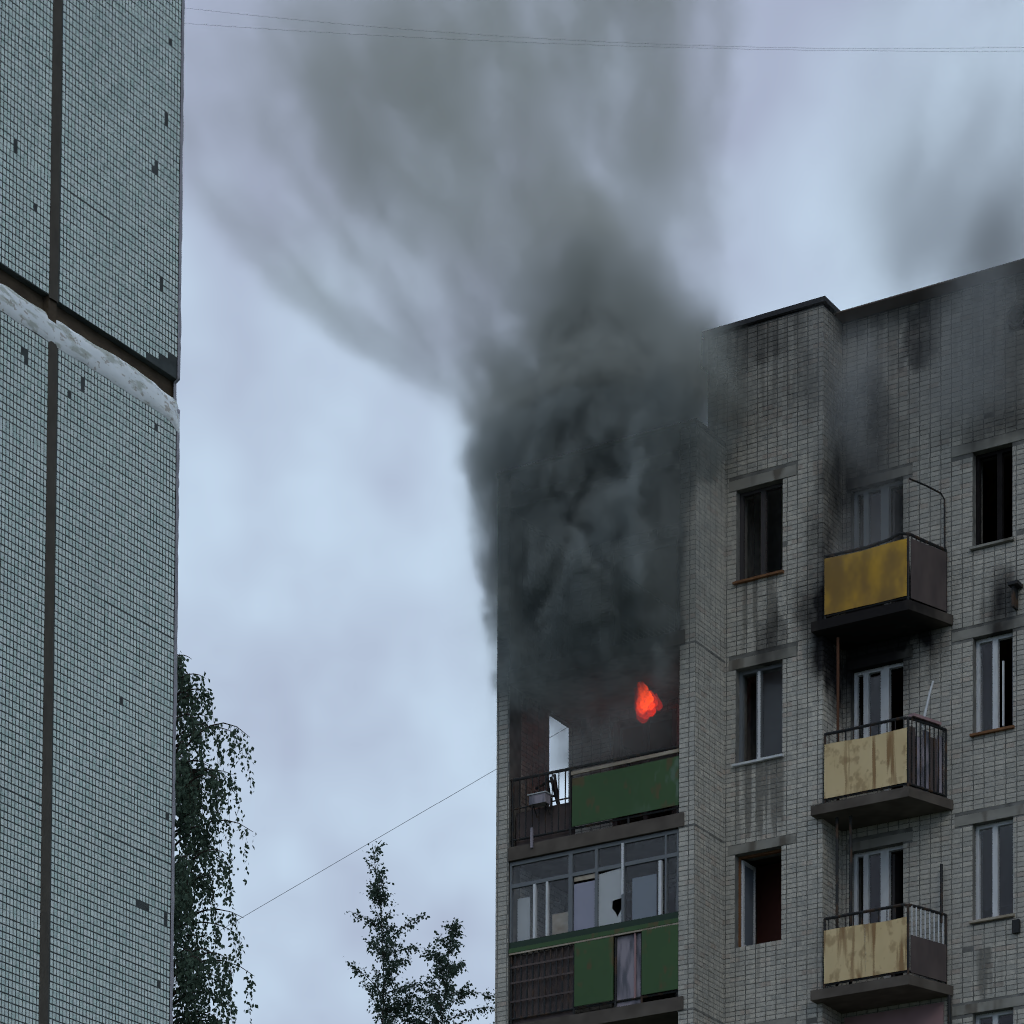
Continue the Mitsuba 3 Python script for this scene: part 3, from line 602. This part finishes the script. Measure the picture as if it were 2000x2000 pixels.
# ------------------------------------------------------------------ the tiled block on the left
TB = thing('tiled_block', 'corner of a nearby panel block faced with small pale green tiles', 'building')
JZ0, JZ1 = 8.30, 8.49                            # the open joint between two storeys
SJ0, SJ1 = -0.866, -0.820                        # the sealed upright joint
panels = [(SJ1, -0.022, JZ1, 11.30), (-4.2, SJ0, JZ1, 11.30), (SJ1, -0.022, 5.36, JZ0), (-4.2, SJ0, 5.36, JZ0)]
TW, TH = 0.0212, 0.0309
body = MB(WL)
body.box(-14, -0.02, -11, -0.16, 0, 28.2)
body.build('core_wall', 'plain_wall_m', TB)
pk = []
for (a, b, p, q) in panels:
    pk.append(MB(WL).box(a, b if b < -.1 else -0.004, -0.155, 0.0, p, q).build('wall_panel', 'grout_m', TB))
far = MB(WL)
for zz in (0.0, 2.6):
    far.box(-14, 0.0, -0.155, 0.004, zz + .03, zz + 2.57)
far.box(-14, -4.24, -0.155, 0.004, 5.36, 8.3).box(-14, -4.24, -0.155, 0.004, 8.49, 11.3)
for zz in np.arange(11.36, 28, 2.81): far.box(-14, 0.0, -0.155, 0.004, zz, zz + 2.75)
far.build('outer_panel', 'tilefar_m', TB)

def to_sz(x, y):                                  # a few missing tiles, read off the wall in its own metres
    return x, y
missing = [(-.115, 9.62), (-.118, 9.59), (-.19, 9.36), (-.192, 9.33), (-1.08, 9.02), (-1.082, 8.99), (-.36, 8.80), (-.36, 8.77), (-.14, 8.86), (-1.02, 8.19), (-1.0, 8.19), (-1.01, 8.16),
           (-.65, 8.20), (-.73, 8.12), (-.16, 8.22), (-.235, 6.12), (-.214, 6.12), (-.193, 6.12), (-.045, 6.13), (-.045, 6.10), (-.045, 6.07), (-.045, 6.56),
           (-.10, 5.80), (-1.17, 5.70), (-.37, 6.94)]
mm = np.array(missing)
tiles = []
for pi_, (a, b, p, q) in enumerate(panels):
    left = pi_ % 2 == 1
    a0 = max(a, -1.75) if left else a
    ncol, nrow = int((b - a0) / TW), int((q - p) / TH)
    for sx in range(0, ncol, 22):
        for sy in range(0, nrow, 16):
            ox, oy, rot = rng.uniform(-.0012, .0012), rng.uniform(-.0022, .0022), rng.uniform(-.003, .003)
            for i in range(sx, min(sx + 22, ncol)):
                x = b - (i + 0.5) * TW if not left else b - (i + 0.5) * TW
                for j in range(sy, min(sy + 16, nrow)):
                    y = p + (j + 0.5) * TH
                    px, py = x + ox + rot * (j - sy - 8) * TH + rng.normal(0, .00035), y + oy - rot * (i - sx - 11) * TW + rng.normal(0, .00035)
                    if pi_ == 0 and y < JZ1 + 0.085 * min(1.0, max(0, (x + .24) / .2)) + 0.03 * (meshkit.noise(np.array([x * 30, y * 30, 0.0])) - .3) * (x > -.24): continue
                    if rng.random() < 0.0003: continue
                    if (np.hypot((mm[:, 0] - x) / TW, (mm[:, 1] - y) / TH) < 0.62).any(): continue
                    tiles.append((px, py, pi_))
tiles = np.array(tiles)
QF = np.array([[4, 5, 6], [4, 6, 7], [0, 1, 5], [0, 5, 4], [1, 2, 6], [1, 6, 5], [2, 3, 7], [2, 7, 6], [3, 0, 4], [3, 4, 7]])
def tile_verts(x, y):
    w, h = 0.0083 + rng.uniform(-.0002, .0002), 0.0131 + rng.uniform(-.0003, .0003)
    t = 0.0012 + rng.uniform(-.0003, .0003); tx, ty = rng.normal(0, .02), rng.normal(0, .02); b = 0.0007
    k = np.array([[-w, -.002, -h], [w, -.002, -h], [w, -.002, h], [-w, -.002, h], [-w + b, t, -h + b], [w - b, t, -h + b], [w - b, t, h - b], [-w + b, t, h - b]])
    k[4:, 1] += k[4:, 0] * tx + k[4:, 2] * ty
    return k + [x, 0, y]
inframe = (tiles[:, 0] > -1.13) & (tiles[:, 1] > 5.75) & (tiles[:, 1] < 8.1) & (tiles[:, 2] == 3)
td = np.where(inframe, np.linalg.norm(WL(np.stack([tiles[:, 0], tiles[:, 0] * 0, tiles[:, 1]], 1)) - EYE, axis=1), 1e9)
near = set(np.argsort(td)[:300].tolist())
restt = MB(WL)
for i, (x, y, pi_) in enumerate(tiles):
    v = tile_verts(x, y)
    if i in near: obj('tile', (WL(v), QF[:, ::-1]), 'tile_m', pk[int(pi_)])
    else: restt.add(v, QF[:, ::-1])
k = restt.build('tiling', 'tile_m', TB); labels[k] = {'kind': 'stuff'}
# upright joint sealant, both storeys
def strip(z0, z1):
    zs = np.arange(z0, z1 + .001, 0.02); v, f = [], []
    for i, zz in enumerate(zs):
        e = 0.0016 * (meshkit.noise(np.array([[zz * 22, 0.3, 0], [zz * 22, 5.3, 0]])) - .5)
        v += [[SJ0 - .006 + e[0], 0.0025, zz], [SJ0 + .008, 0.007 + e[1], zz], [SJ1 - .008, 0.007 - e[0], zz], [SJ1 + .006 + e[1], 0.0025, zz]]
    for i in range(len(zs) - 1):
        for j in range(3): o = i * 4 + j; f += [[o, o + 1, o + 5], [o, o + 5, o + 4]]
    return v, f
for z0, z1 in ((JZ1 - .012, 11.3), (5.36, JZ0 + .006)):
    MB(WL).add(*strip(z0, z1)).build('joint_sealant', 'mastic_m', TB, True)
MB(WL).box(SJ0 - .002, SJ1 + .002, -0.15, -0.002, 5.36, 11.3).build('joint_filler', 'joint_m', TB)
# the open storey joint: dark recess, then a slope of smeared cement on top of the lower panel
MB(WL).box(-4.2, -0.004, -0.158, -0.030, JZ0 - .0, JZ1).build('storey_joint', 'joint_m', TB)
ss = np.arange(-4.2, -0.0, 0.012); v, f = [], []
prof = np.array([[-0.034, 0.152], [-0.018, 0.140], [-0.006, 0.118], [0.003, 0.085], [0.009, 0.045], [0.010, 0.010], [0.003, -0.008]])   # t, height above the joint's foot
for i, s in enumerate(ss):
    hi = 1.0 + 0.26 * (meshkit.fbm(np.array([[s * 5, 0, 3.0]]), 4, 2)[0] - .5) - (0.10 * max(0, (s + .35) / .35))
    lo_ = 0.010 * (meshkit.fbm(np.array([[s * 14, 0, 8.0]]), 3, 5)[0] - .5) - 0.05 * max(0, (s + .12) / .12) ** 2
    for j, (t, h) in enumerate(prof):
        n_ = meshkit.fbm(np.array([[s * 16, h * 60, 1.0]]), 4, 9)[0] - .5
        v.append([s, t * (1 if t < 0 else 1) + 0.007 * n_ * (j not in (0, 6)), JZ0 + max(h, 0) * hi * 0.88 + (lo_ if j > 3 else 0) + min(h, 0)])
m = len(prof)
for i in range(len(ss) - 1):
    for j in range(m - 1): o = i * m + j; f += [[o, o + 1, o + m + 1], [o, o + m + 1, o + m]]
MB(WL).add(v, f).build('cement_ledge', 'cement_m', TB, True)
# ragged mortar edge of the corner
zs = np.arange(5.36, 11.3, 0.012); v, f = [], []
for i, zz in enumerate(zs):
    e = 0.020 * (meshkit.fbm(np.array([[zz * 3.5, 1, 0.0]]), 4, 4)[0] - .5) + 0.012 * (meshkit.noise(np.array([[zz * 30, 1, 0.0]]))[0] - .5)
    gap = -0.02 if JZ0 + .06 < zz < JZ1 + .0 else 0.0
    v += [[-0.024, 0.0045 + gap, zz], [-0.004 + e * .5, 0.005 + gap, zz], [0.006 + e, -0.008 + gap, zz], [0.004 + e, -0.15, zz]]
for i in range(len(zs) - 1):
    for j in range(3): o = i * 4 + j; f += [[o, o + 4, o + 5], [o, o + 5, o + 1]]
MB(WL).add(v, f).build('corner_edge', 'edge_m', TB, True)

# ------------------------------------------------------------------ overhead wires
def wire(pts, w, label):
    pts = np.asarray(pts, float)
    k = MB(lambda p: np.asarray(p, float)).tube(pts, [w] * len(pts), 5).build('overhead_wire', 'wire_m'); labels[k] = {'label': label, 'category': 'wire'}
def sag(a, b, n, s):
    t = np.linspace(0, 1, n)[:, None]; p = (1 - t) * np.array(a) + t * np.array(b); p[:, 2] -= (4 * s * t * (1 - t))[:, 0]; return p
wire(sag((-29.4, 75, 11.95), (24.0, 75, 44.2), 24, 0.0), 0.0065, 'slanting wire passing behind the brick block between the two groups of trees')
wire(sag((-6.0, 26, 17.98), (9.0, 26, 17.62), 30, 0.58), 0.0010, 'upper of the two thin wires crossing the smoke near the top')
wire(sag((-6.0, 26, 17.66), (9.0, 26, 17.40), 30, 0.33), 0.0010, 'lower of the two thin wires crossing the smoke near the top')

# ------------------------------------------------------------------ trees
def leaves(pts, dirs, size, rg):
    n = len(pts); pts = np.asarray(pts); dirs = np.asarray(dirs)
    a = dirs / (np.linalg.norm(dirs, axis=1, keepdims=True) + 1e-9)
    b = np.cross(a, rg.normal(size=(n, 3))); b /= np.linalg.norm(b, axis=1, keepdims=True) + 1e-9
    c = np.cross(a, b); L = size * rg.uniform(.7, 1.3, (n, 1))
    v = np.stack([pts, pts + a * L * .5 + b * L * .38 + c * L * .1, pts + a * L * 1.05, pts + a * L * .5 - b * L * .38 + c * L * .1], 1).reshape(-1, 3)
    o = np.arange(n)[:, None] * 4
    return v, np.vstack([o + [0, 1, 2], o + [0, 2, 3]])
ID = lambda p: np.asarray(p, float)
def weeping_birch(base, top, radius, seed, label, zmin, nb):
    rg = np.random.default_rng(seed); key = thing('weeping_birch', label, 'tree'); base = np.array(base)
    tz = np.linspace(0, top, 16); tr = np.stack([base[0] + .10 * np.sin(tz * .5), base[1] + .08 * np.cos(tz * .4), tz], 1)
    MB(ID).tube(tr, np.linspace(.20, .012, 16), 8).build('trunk', 'bark_m', key, True)
    P, Dv = [], []; br = MB(ID)
    for i in range(nb):
        zb = zmin + (top - zmin) * rg.random() ** .8 * .985; t = (top - zb)
        L = radius(t) * rg.uniform(.45, 1.1); az = rg.uniform(0, 2 * np.pi)
        o = np.array([np.interp(zb, tz, tr[:, k]) for k in range(3)]); h = np.array([math.cos(az), math.sin(az), 0])
        u = np.linspace(0, 1, 7); rise = rg.uniform(.35, .8) * L
        pts = o + h * (u * L)[:, None] + np.array([0, 0, 1]) * (rise * (1.6 * u - 1.35 * u ** 2.2))[:, None]
        br.tube(pts, np.linspace(.012 + .006 * L, .003, 7), 4)
        for k in range(int(4 + 9 * L)):
            w = rg.uniform(.25, 1); s = np.array([np.interp(w, u, pts[:, q]) for q in range(3)])
            ln = rg.uniform(.15, .75) * min(1.0, .35 + .5 * t); n = int(ln / .034) + 2
            q = np.linspace(0, 1, n)[:, None]; hd = h * rg.uniform(.0, .25) + rg.normal(0, .12, 3) * [1, 1, 0]
            st = s + hd * ln * np.sqrt(q) * .6 - np.array([0, 0, 1]) * ln * q ** 1.15
            if k % 3 == 0: br.tube(st[::max(1, n // 4)] if n > 4 else st[[0, -1]], .0022, 3)
            P.append(st + rg.normal(0, .022, st.shape)); Dv.append(np.tile([0, 0, -1.0], (n, 1)) + rg.normal(0, .5, (n, 3)))
    labels[br.build('branchwork', 'twig_m', key)] = {'kind': 'stuff'}
    obj('crown', leaves(np.vstack(P), np.vstack(Dv), .055, rg), 'leaf_m', key)
weeping_birch((-4.40, 40, 0), 17.95, lambda t: min(.22 + .55 * t, 1.02) if t < 2.3 else 1.02 + .03 * (t - 2.3), 5, 'weeping birch with hanging leafy strands half hidden by the tiled corner', 11.3, 200)

def birch(base, top, nb, zmin, radius, seed, label, lean=0.0, extra=(), steep=(.55, 1.15)):
    rg = np.random.default_rng(seed); key = thing('birch_tree', label, 'tree'); base = np.array(base)
    tz = np.linspace(0, top, 20); w = np.clip((tz - top + 3) / 3, 0, 1)
    tr = np.stack([base[0] + .06 * np.sin(tz * .9) + lean * w ** 1.5, base[1] + .06 * np.cos(tz * .7), tz], 1)
    rad = .2 * (1 - np.linspace(0, 1, 20)) ** 1.7 + .006
    MB(ID).tube(tr[:14], rad[:14], 8).build('trunk', 'bark_m', key, True); MB(ID).tube(tr[13:], rad[13:], 6).build('leader', 'twig_m', key, True)
    P, Dv = [], []; br = MB(ID)
    def spray(o, d, L, dens):
        u = np.linspace(0, 1, 6); side = rg.normal(0, .12, 3)
        pts = o + np.outer(u * L, d) + np.outer(u ** 2 * L * .25, side) + np.outer(u ** 2.2, [0, 0, -.22 * L])
        br.tube(pts, np.linspace(.006 + .005 * L, .0025, 6), 4)
        for k in range(int(dens * L) + 2):
            q = rg.uniform(.12, 1.0); s = np.array([np.interp(q, u, pts[:, c]) for c in range(3)])
            n = rg.integers(3, 8); tw = d * .5 + rg.normal(0, .55, 3) + [0, 0, -.35]; tw /= np.linalg.norm(tw); ln = rg.uniform(.06, .22)
            P.append(s + np.outer(np.linspace(.1, 1, n) * ln, tw) + rg.normal(0, .015, (n, 3))); Dv.append(np.tile(tw, (n, 1)) + [0, 0, -.5] + rg.normal(0, .5, (n, 3)))
    for i in range(nb):
        zb = zmin + (top - .05 - zmin) * rg.random() ** .75; t = top - zb
        L = radius(t) * rg.uniform(.35, 1.1); az = rg.uniform(0, 2 * np.pi); el = rg.uniform(*steep)
        d = np.array([math.cos(az) * math.cos(el), math.sin(az) * math.cos(el), math.sin(el)])
        spray(np.array([np.interp(zb, tz, tr[:, k]) for k in range(3)]), d, L, 33)
    for o, d, L in extra: spray(np.array(o), np.array(d) / np.linalg.norm(d), L, 33)
    labels[br.build('branchwork', 'twig_m', key)] = {'kind': 'stuff'}
    obj('crown', leaves(np.vstack(P), np.vstack(Dv), .056, rg), 'leaf2_m', key)
birch((-2.50, 62, 0), 22.98, 62, 17.2, lambda t: .22 + .20 * t + .25 * max(0, t - 2.2), 21, 'taller birch with a pointed leaning top left of the brick block', -.33, steep=(.7, 1.25),
      extra=[((-2.62, 62, 21.45), (-.75, -.2, .55), .72), ((-2.5, 62, 21.2), (.75, .1, .8), 1.0), ((-2.55, 62, 20.9), (.9, .2, .6), .8), ((-2.6, 62, 20.7), (.3, -.5, .8), .8), ((-2.5, 62, 20.2), (.9, .1, .5), 1.0), ((-2.5, 62, 19.8), (.9, -.1, .6), .9)])
birch((-1.42, 62.6, 0), 21.75, 62, 17.0, lambda t: .12 + .62 * t, 41, 'shorter bushy birch beside the left edge of the brick block', 0.12, steep=(.6, 1.3),
      extra=[((-1.3, 62, 19.7), (.9, .1, .55), 1.0), ((-1.3, 62, 19.3), (.95, .1, .5), 1.05), ((-1.4, 62, 19.6), (-.8, .1, .7), 1.0), ((-1.4, 62, 19.9), (-.6, .2, .9), .8), ((-1.3, 62, 19.9), (.6, -.2, .9), .7), ((-1.4, 62, 19.2), (-.9, .1, .6), 1.1), ((-1.4, 62, 18.9), (-.9, -.1, .7), 1.1), ((-1.3, 62, 20.2), (.95, .1, .25), .9)])

# ------------------------------------------------------------------ smoke
lattice = np.random.default_rng(3).random((64, 64, 64)).astype(np.float32)
def nz3(x, y, z, octaves=4, gain=.55):
    out, amp, tot = 0, 1.0, 0
    for o in range(octaves):
        out = out + amp * ndimage.map_coordinates(lattice, [(x * 2**o + 7.3 * o) % 63, (y * 2**o + 3.1 * o) % 63, (z * 2**o + 1.7 * o) % 63], order=1, mode='wrap'); tot += amp; amp *= gain
    return out / tot
def ss_(a, b, x):
    t = np.clip((x - a) / (b - a), 0, 1); return t * t * (3 - 2 * t)
def gauss(x, c, w): return np.exp(-((x - c) / w) ** 2)
def smoke_density(X, Y, Z):
    """Extinction per metre. The smoke leaves the burnt loggias, clings to the front, lifts off over the roof and fans out to the left with the wind."""
    I = lambda zs, vs: np.interp(Z, zs, vs)
    le = I([19.6, 22.3, 24.2, 25.4, 26.9, 28.3, 30.0, 31.0, 33.0, 36.0], [-4.95, -5.0, -5.05, -5.35, -6.15, -7.1, -8.15, -8.8, -9.9, -11.2])
    ri = I([19.6, 22.0, 24.0, 25.0, 26.0, 26.9, 27.6, 28.5, 31.5, 36.0], [-2.1, -2.0, -1.90, -1.45, -1.02, -1.15, -1.5, -1.74, -1.70, -1.7])
    dc = I([19.6, 22.0, 23.0, 24.0, 25.5, 27.0, 29.0, 33.0], [-.5, -1.0, -1.35, -1.5, -1.5, -1.3, -0.9, -.6])
    dw = I([19.6, 21.6, 22.6, 24.0, 25.5, 27.5, 29.0, 33.0], [.3, .5, .85, 1.1, 1.4, 1.6, 1.9, 2.1])
    s = (X - le) / (ri - le); wid = ri - le
    lw = I([25.6, 26.9, 28.3, 30.0, 31.0, 33.0, 36.0], [-5.5, -6.5, -8.4, -10.1, -11.2, -12.4, -13.4])
    warp = nz3(s * 3 + 11, Y * .8 + 5, Z * .7, 3) - .5
    streak = nz3(s * 12 + 3 + warp * 1.4, Y * .8 + 9, Z * .40 + warp * 1.3, 4, .66)          # drawn out along the flow
    puff = nz3(X * 1.7 + 20 + warp, Y * 1.7 + 4, Z * 1.35 + warp * 2, 5, .66)               # billows
    sw = s + ((puff - .5) * .95 + (streak - .5) * .45) / np.maximum(wid, 1.5)
    body = ss_(0.0, 0.09, sw) * (1 - ss_(.965, .995, sw))
    dd = np.abs(Y - dc - warp * .9) / dw
    depth = 1 - ss_(.62, .98, dd + (puff - .5) * (1.35 + .6 * (1 - ss_(25.5, 27.5, Z))))
    # dense billows before the loggias and over the canopy
    l2 = I([19.6, 22.3, 24.2, 25.4, 26.9, 27.6, 28.6], [-4.95, -5.0, -5.08, -5.36, -6.05, -5.9, -4.6])
    w2_ = ri - l2; s2 = (X - l2) / np.maximum(w2_, .3) + (puff - .5) * 1.15 / np.maximum(w2_, 1.0)
    lobe = ss_(.0, I([23, 25.5], [.06, .22]), s2) * (1 - ss_(.97, 1.0, s2)) * I([21.3, 22.0, 22.8, 25.0, 25.8, 26.8, 27.6, 28.4], [0, 1, 1.15, .95, .62, .22, .05, 0])
    dens = I([24, 26], [4.4, 3.6]) * lobe * depth * ss_(.38, .58, .66 * puff + .34 * streak + .07 * (1 - ss_(24.8, 25.8, Z)))
    # the dark core
    core = gauss(X + warp * .5, I([22, 24, 25.7, 27, 28.2, 30], [-3.4, -3.2, -3.2, -3.2, -3.25, -3.4]), I([22, 24, 26, 28.2, 30], [1.1, 1.0, .62, .38, .4])) * I([22, 23, 26.6, 27.6, 28.7, 29.6], [.8, 1.1, 1.1, .75, .15, 0])
    dens = dens + 3.0 * core * depth * (.35 + 1.3 * ss_(.3, .65, puff))
    # the fan above: a thinner body, drawn into streaks, with clear gaps
    fan = I([25.2, 26.6, 27.6, 29.0, 31.0, 33.0, 36], [0, .44, .42, .38, .42, .46, .46]) * body * depth * (.16 + 1.30 * ss_(.38, .60, .52 * streak + .48 * puff))
    skirt = I([26, 28, 30, 31.5, 34], [.6, .65, .75, .95, 1]); fan = fan * (skirt + (1 - skirt) * ss_(.15, .5, s))
    for r_, z_, wr, wz, a, sl in ((-4.4, 27.35, .16, .5, .9, -.3), (-5.75, 28.2, .25, .6, .75, -.35), (-7.3, 29.6, .22, .8, .5, -.7), (-6.1, 30.7, .35, .5, .6, -.3), (-2.45, 28.6, .45, .8, .65, -.2), (-7.0, 30.2, .3, 1.2, .4, -.7), (-4.9, 31.2, .18, 1.2, .3, -.2)):
        fan = fan * (1 - a * gauss(X - sl * (Z - z_) + warp * .4, r_, wr) * gauss(Z, z_, wz))
    dens = dens + fan
    # torn wisps trailing off to the left of the body
    sl = (X - lw) / np.maximum(le + .5 - lw, .3)
    wisp = nz3(sl * 3.2 + 40 + warp, Y * .7 + 3, Z * .45 + warp, 4, .62)
    dens = dens + .30 * I([26.4, 27.6, 29, 32, 36], [0, .6, 1, .9, .7]) * ss_(-.05, .25, sl + (puff - .5) * .6) * (1 - ss_(.8, 1.15, sl)) * depth * ss_(.34, .68, wisp)
    dens = dens + 2.0 * gauss(X, -1.95, .40) * gauss(Y, -.25, .55) * gauss(Z, 26.5, .85) * (.5 + puff)           # pale puff at the roof corner
    dens = dens + .15 * gauss(X, -3.3, .45) * gauss(Y, .05, .5) * gauss(Z, 21.75, .5)      # smoke lit up round the flame
    # inside the burnt loggia, under its ceiling
    dens = dens + ((X > -5.06) & (X < -1.98) & (Y > -.8)) * ss_(22.1, 22.6, Z) * (1 - ss_(24.8, 25.0, Z)) * 1.3 * (.4 + puff)
    # thin veils at the right: from the top balcony, the burnt window, and over the roof
    def veil(cr, wr, z0, z1, d0, w, amp):
        q = nz3(X * 1.1 + 31, Y * .9 + 2, Z * .5 + 3, 4)
        return amp * gauss(X, cr, wr) * ss_(z0, z0 + .8, Z) * (1 - ss_(z1 - 1.5, z1, Z)) * gauss(Y, d0, w) * ss_(.34, .7, q)
    dens = dens + veil(0.50, .6, 22.7, 27.6, -.05, .5, 2.0) + veil(2.5 + .12 * (Z - 25), .75, 24.6, 28.6, .2, .5, 1.3)
    drift = nz3((X - .45 * (Z - 27)) * 1.3 + 50, Y * .5 + 2, Z * .38 + 7, 4, .62)                    # torn streaks drifting over the roof
    dens = dens + .60 * ss_(-.6, .8, X - .15 * (Z - 27)) * ss_(26.8, 28.0, Z) * gauss(Y, .9, 1.1) * ss_(.37, .64, drift) + veil(3.4, 1.3, 26.0, 29.5, .6, .8, .5)
    return np.maximum(dens, 0)
def smoke_box(key, R0, R1, D0, D1, Z0, Z1, H, fade, albedo, cap=3.2):
    """One box of the plume; fade names the sides on which it must have run out (x0, x1, y0, y1, z0, z1)."""
    n = [int(round((b - a) / H)) for a, b in ((R0, R1), (D0, D1), (Z0, Z1))]
    ax = [(a + (np.arange(k) + .5) * (b - a) / k).astype(np.float32) for (a, b), k in zip(((R0, R1), (D0, D1), (Z0, Z1)), n)]
    Z, Y, X = np.meshgrid(ax[2], ax[1], ax[0], indexing='ij')
    dens = smoke_density(X, Y, Z)
    for side, (v, lo, hi) in {'x': (X, R0, R1), 'y': (Y, D0, D1), 'z': (Z, Z0, Z1)}.items():
        if side + '0' in fade: dens = dens * ss_(lo + H, lo + .5, v)
        if side + '1' in fade: dens = dens * (1 - ss_(hi - (.5 if side != 'z' else 2.0), hi - H, v))
    dens = np.minimum(dens, cap).astype(np.float32)
    box = ROTM @ np.array(T4().translate([R0, D0, Z0]).scale([R1 - R0, D1 - D0, Z1 - Z0]).matrix, float)
    e = 0.02
    cube = ROTM @ np.array(T4().translate([(R0 + R1) / 2, (D0 + D1) / 2, (Z0 + Z1) / 2]).scale([(R1 - R0) / 2 - e, (D1 - D0) / 2 - e, (Z1 - Z0) / 2 - e]).matrix, float)
    scene[key] = {'type': 'cube', 'to_world': T4(cube), 'bsdf': {'type': 'null'},
        'interior': {'type': 'heterogeneous', 'albedo': {'type': 'constvolume', 'value': {'type': 'rgb', 'value': albedo}},
                     'sigma_t': {'type': 'gridvolume', 'grid': mi.VolumeGrid(dens[..., None]), 'to_world': T4(box), 'filter_type': 'trilinear'}, 'scale': 1.0}}
    USED.add(key)
smoke_box('smoke__001', -6.2, -0.85, -3.2, 0.8, 20.2, 25.6, 0.065, ('x0', 'y0', 'y1', 'z0'), [0.44, 0.48, 0.48], 4.4)     # sooty at the fire
smoke_box('smoke__002', -8.6, -0.85, -3.4, 1.2, 25.6, 28.4, 0.07, ('x0', 'y0', 'y1'), [0.52, 0.545, 0.525])
smoke_box('smoke__003', -14.5, -0.85, -3.4, 2.0, 28.4, 35.5, 0.09, ('x0', 'y0', 'y1', 'z1'), [0.64, 0.655, 0.61], 1.0)
smoke_box('smoke__004', -0.85, 5.6, -0.7, 2.0, 22.6, 28.4, 0.09, ('x1', 'y0', 'y1', 'z0'), [0.55, 0.57, 0.58], 1.7)
smoke_box('smoke__005', -0.85, 7.0, -0.9, 2.6, 28.4, 34.0, 0.11, ('x1', 'y0', 'y1', 'z1'), [0.60, 0.615, 0.63], 0.62)
labels['smoke'] = {'label': 'dark grey smoke pouring from the burning loggia and rising to the left', 'category': 'smoke', 'kind': 'stuff'}
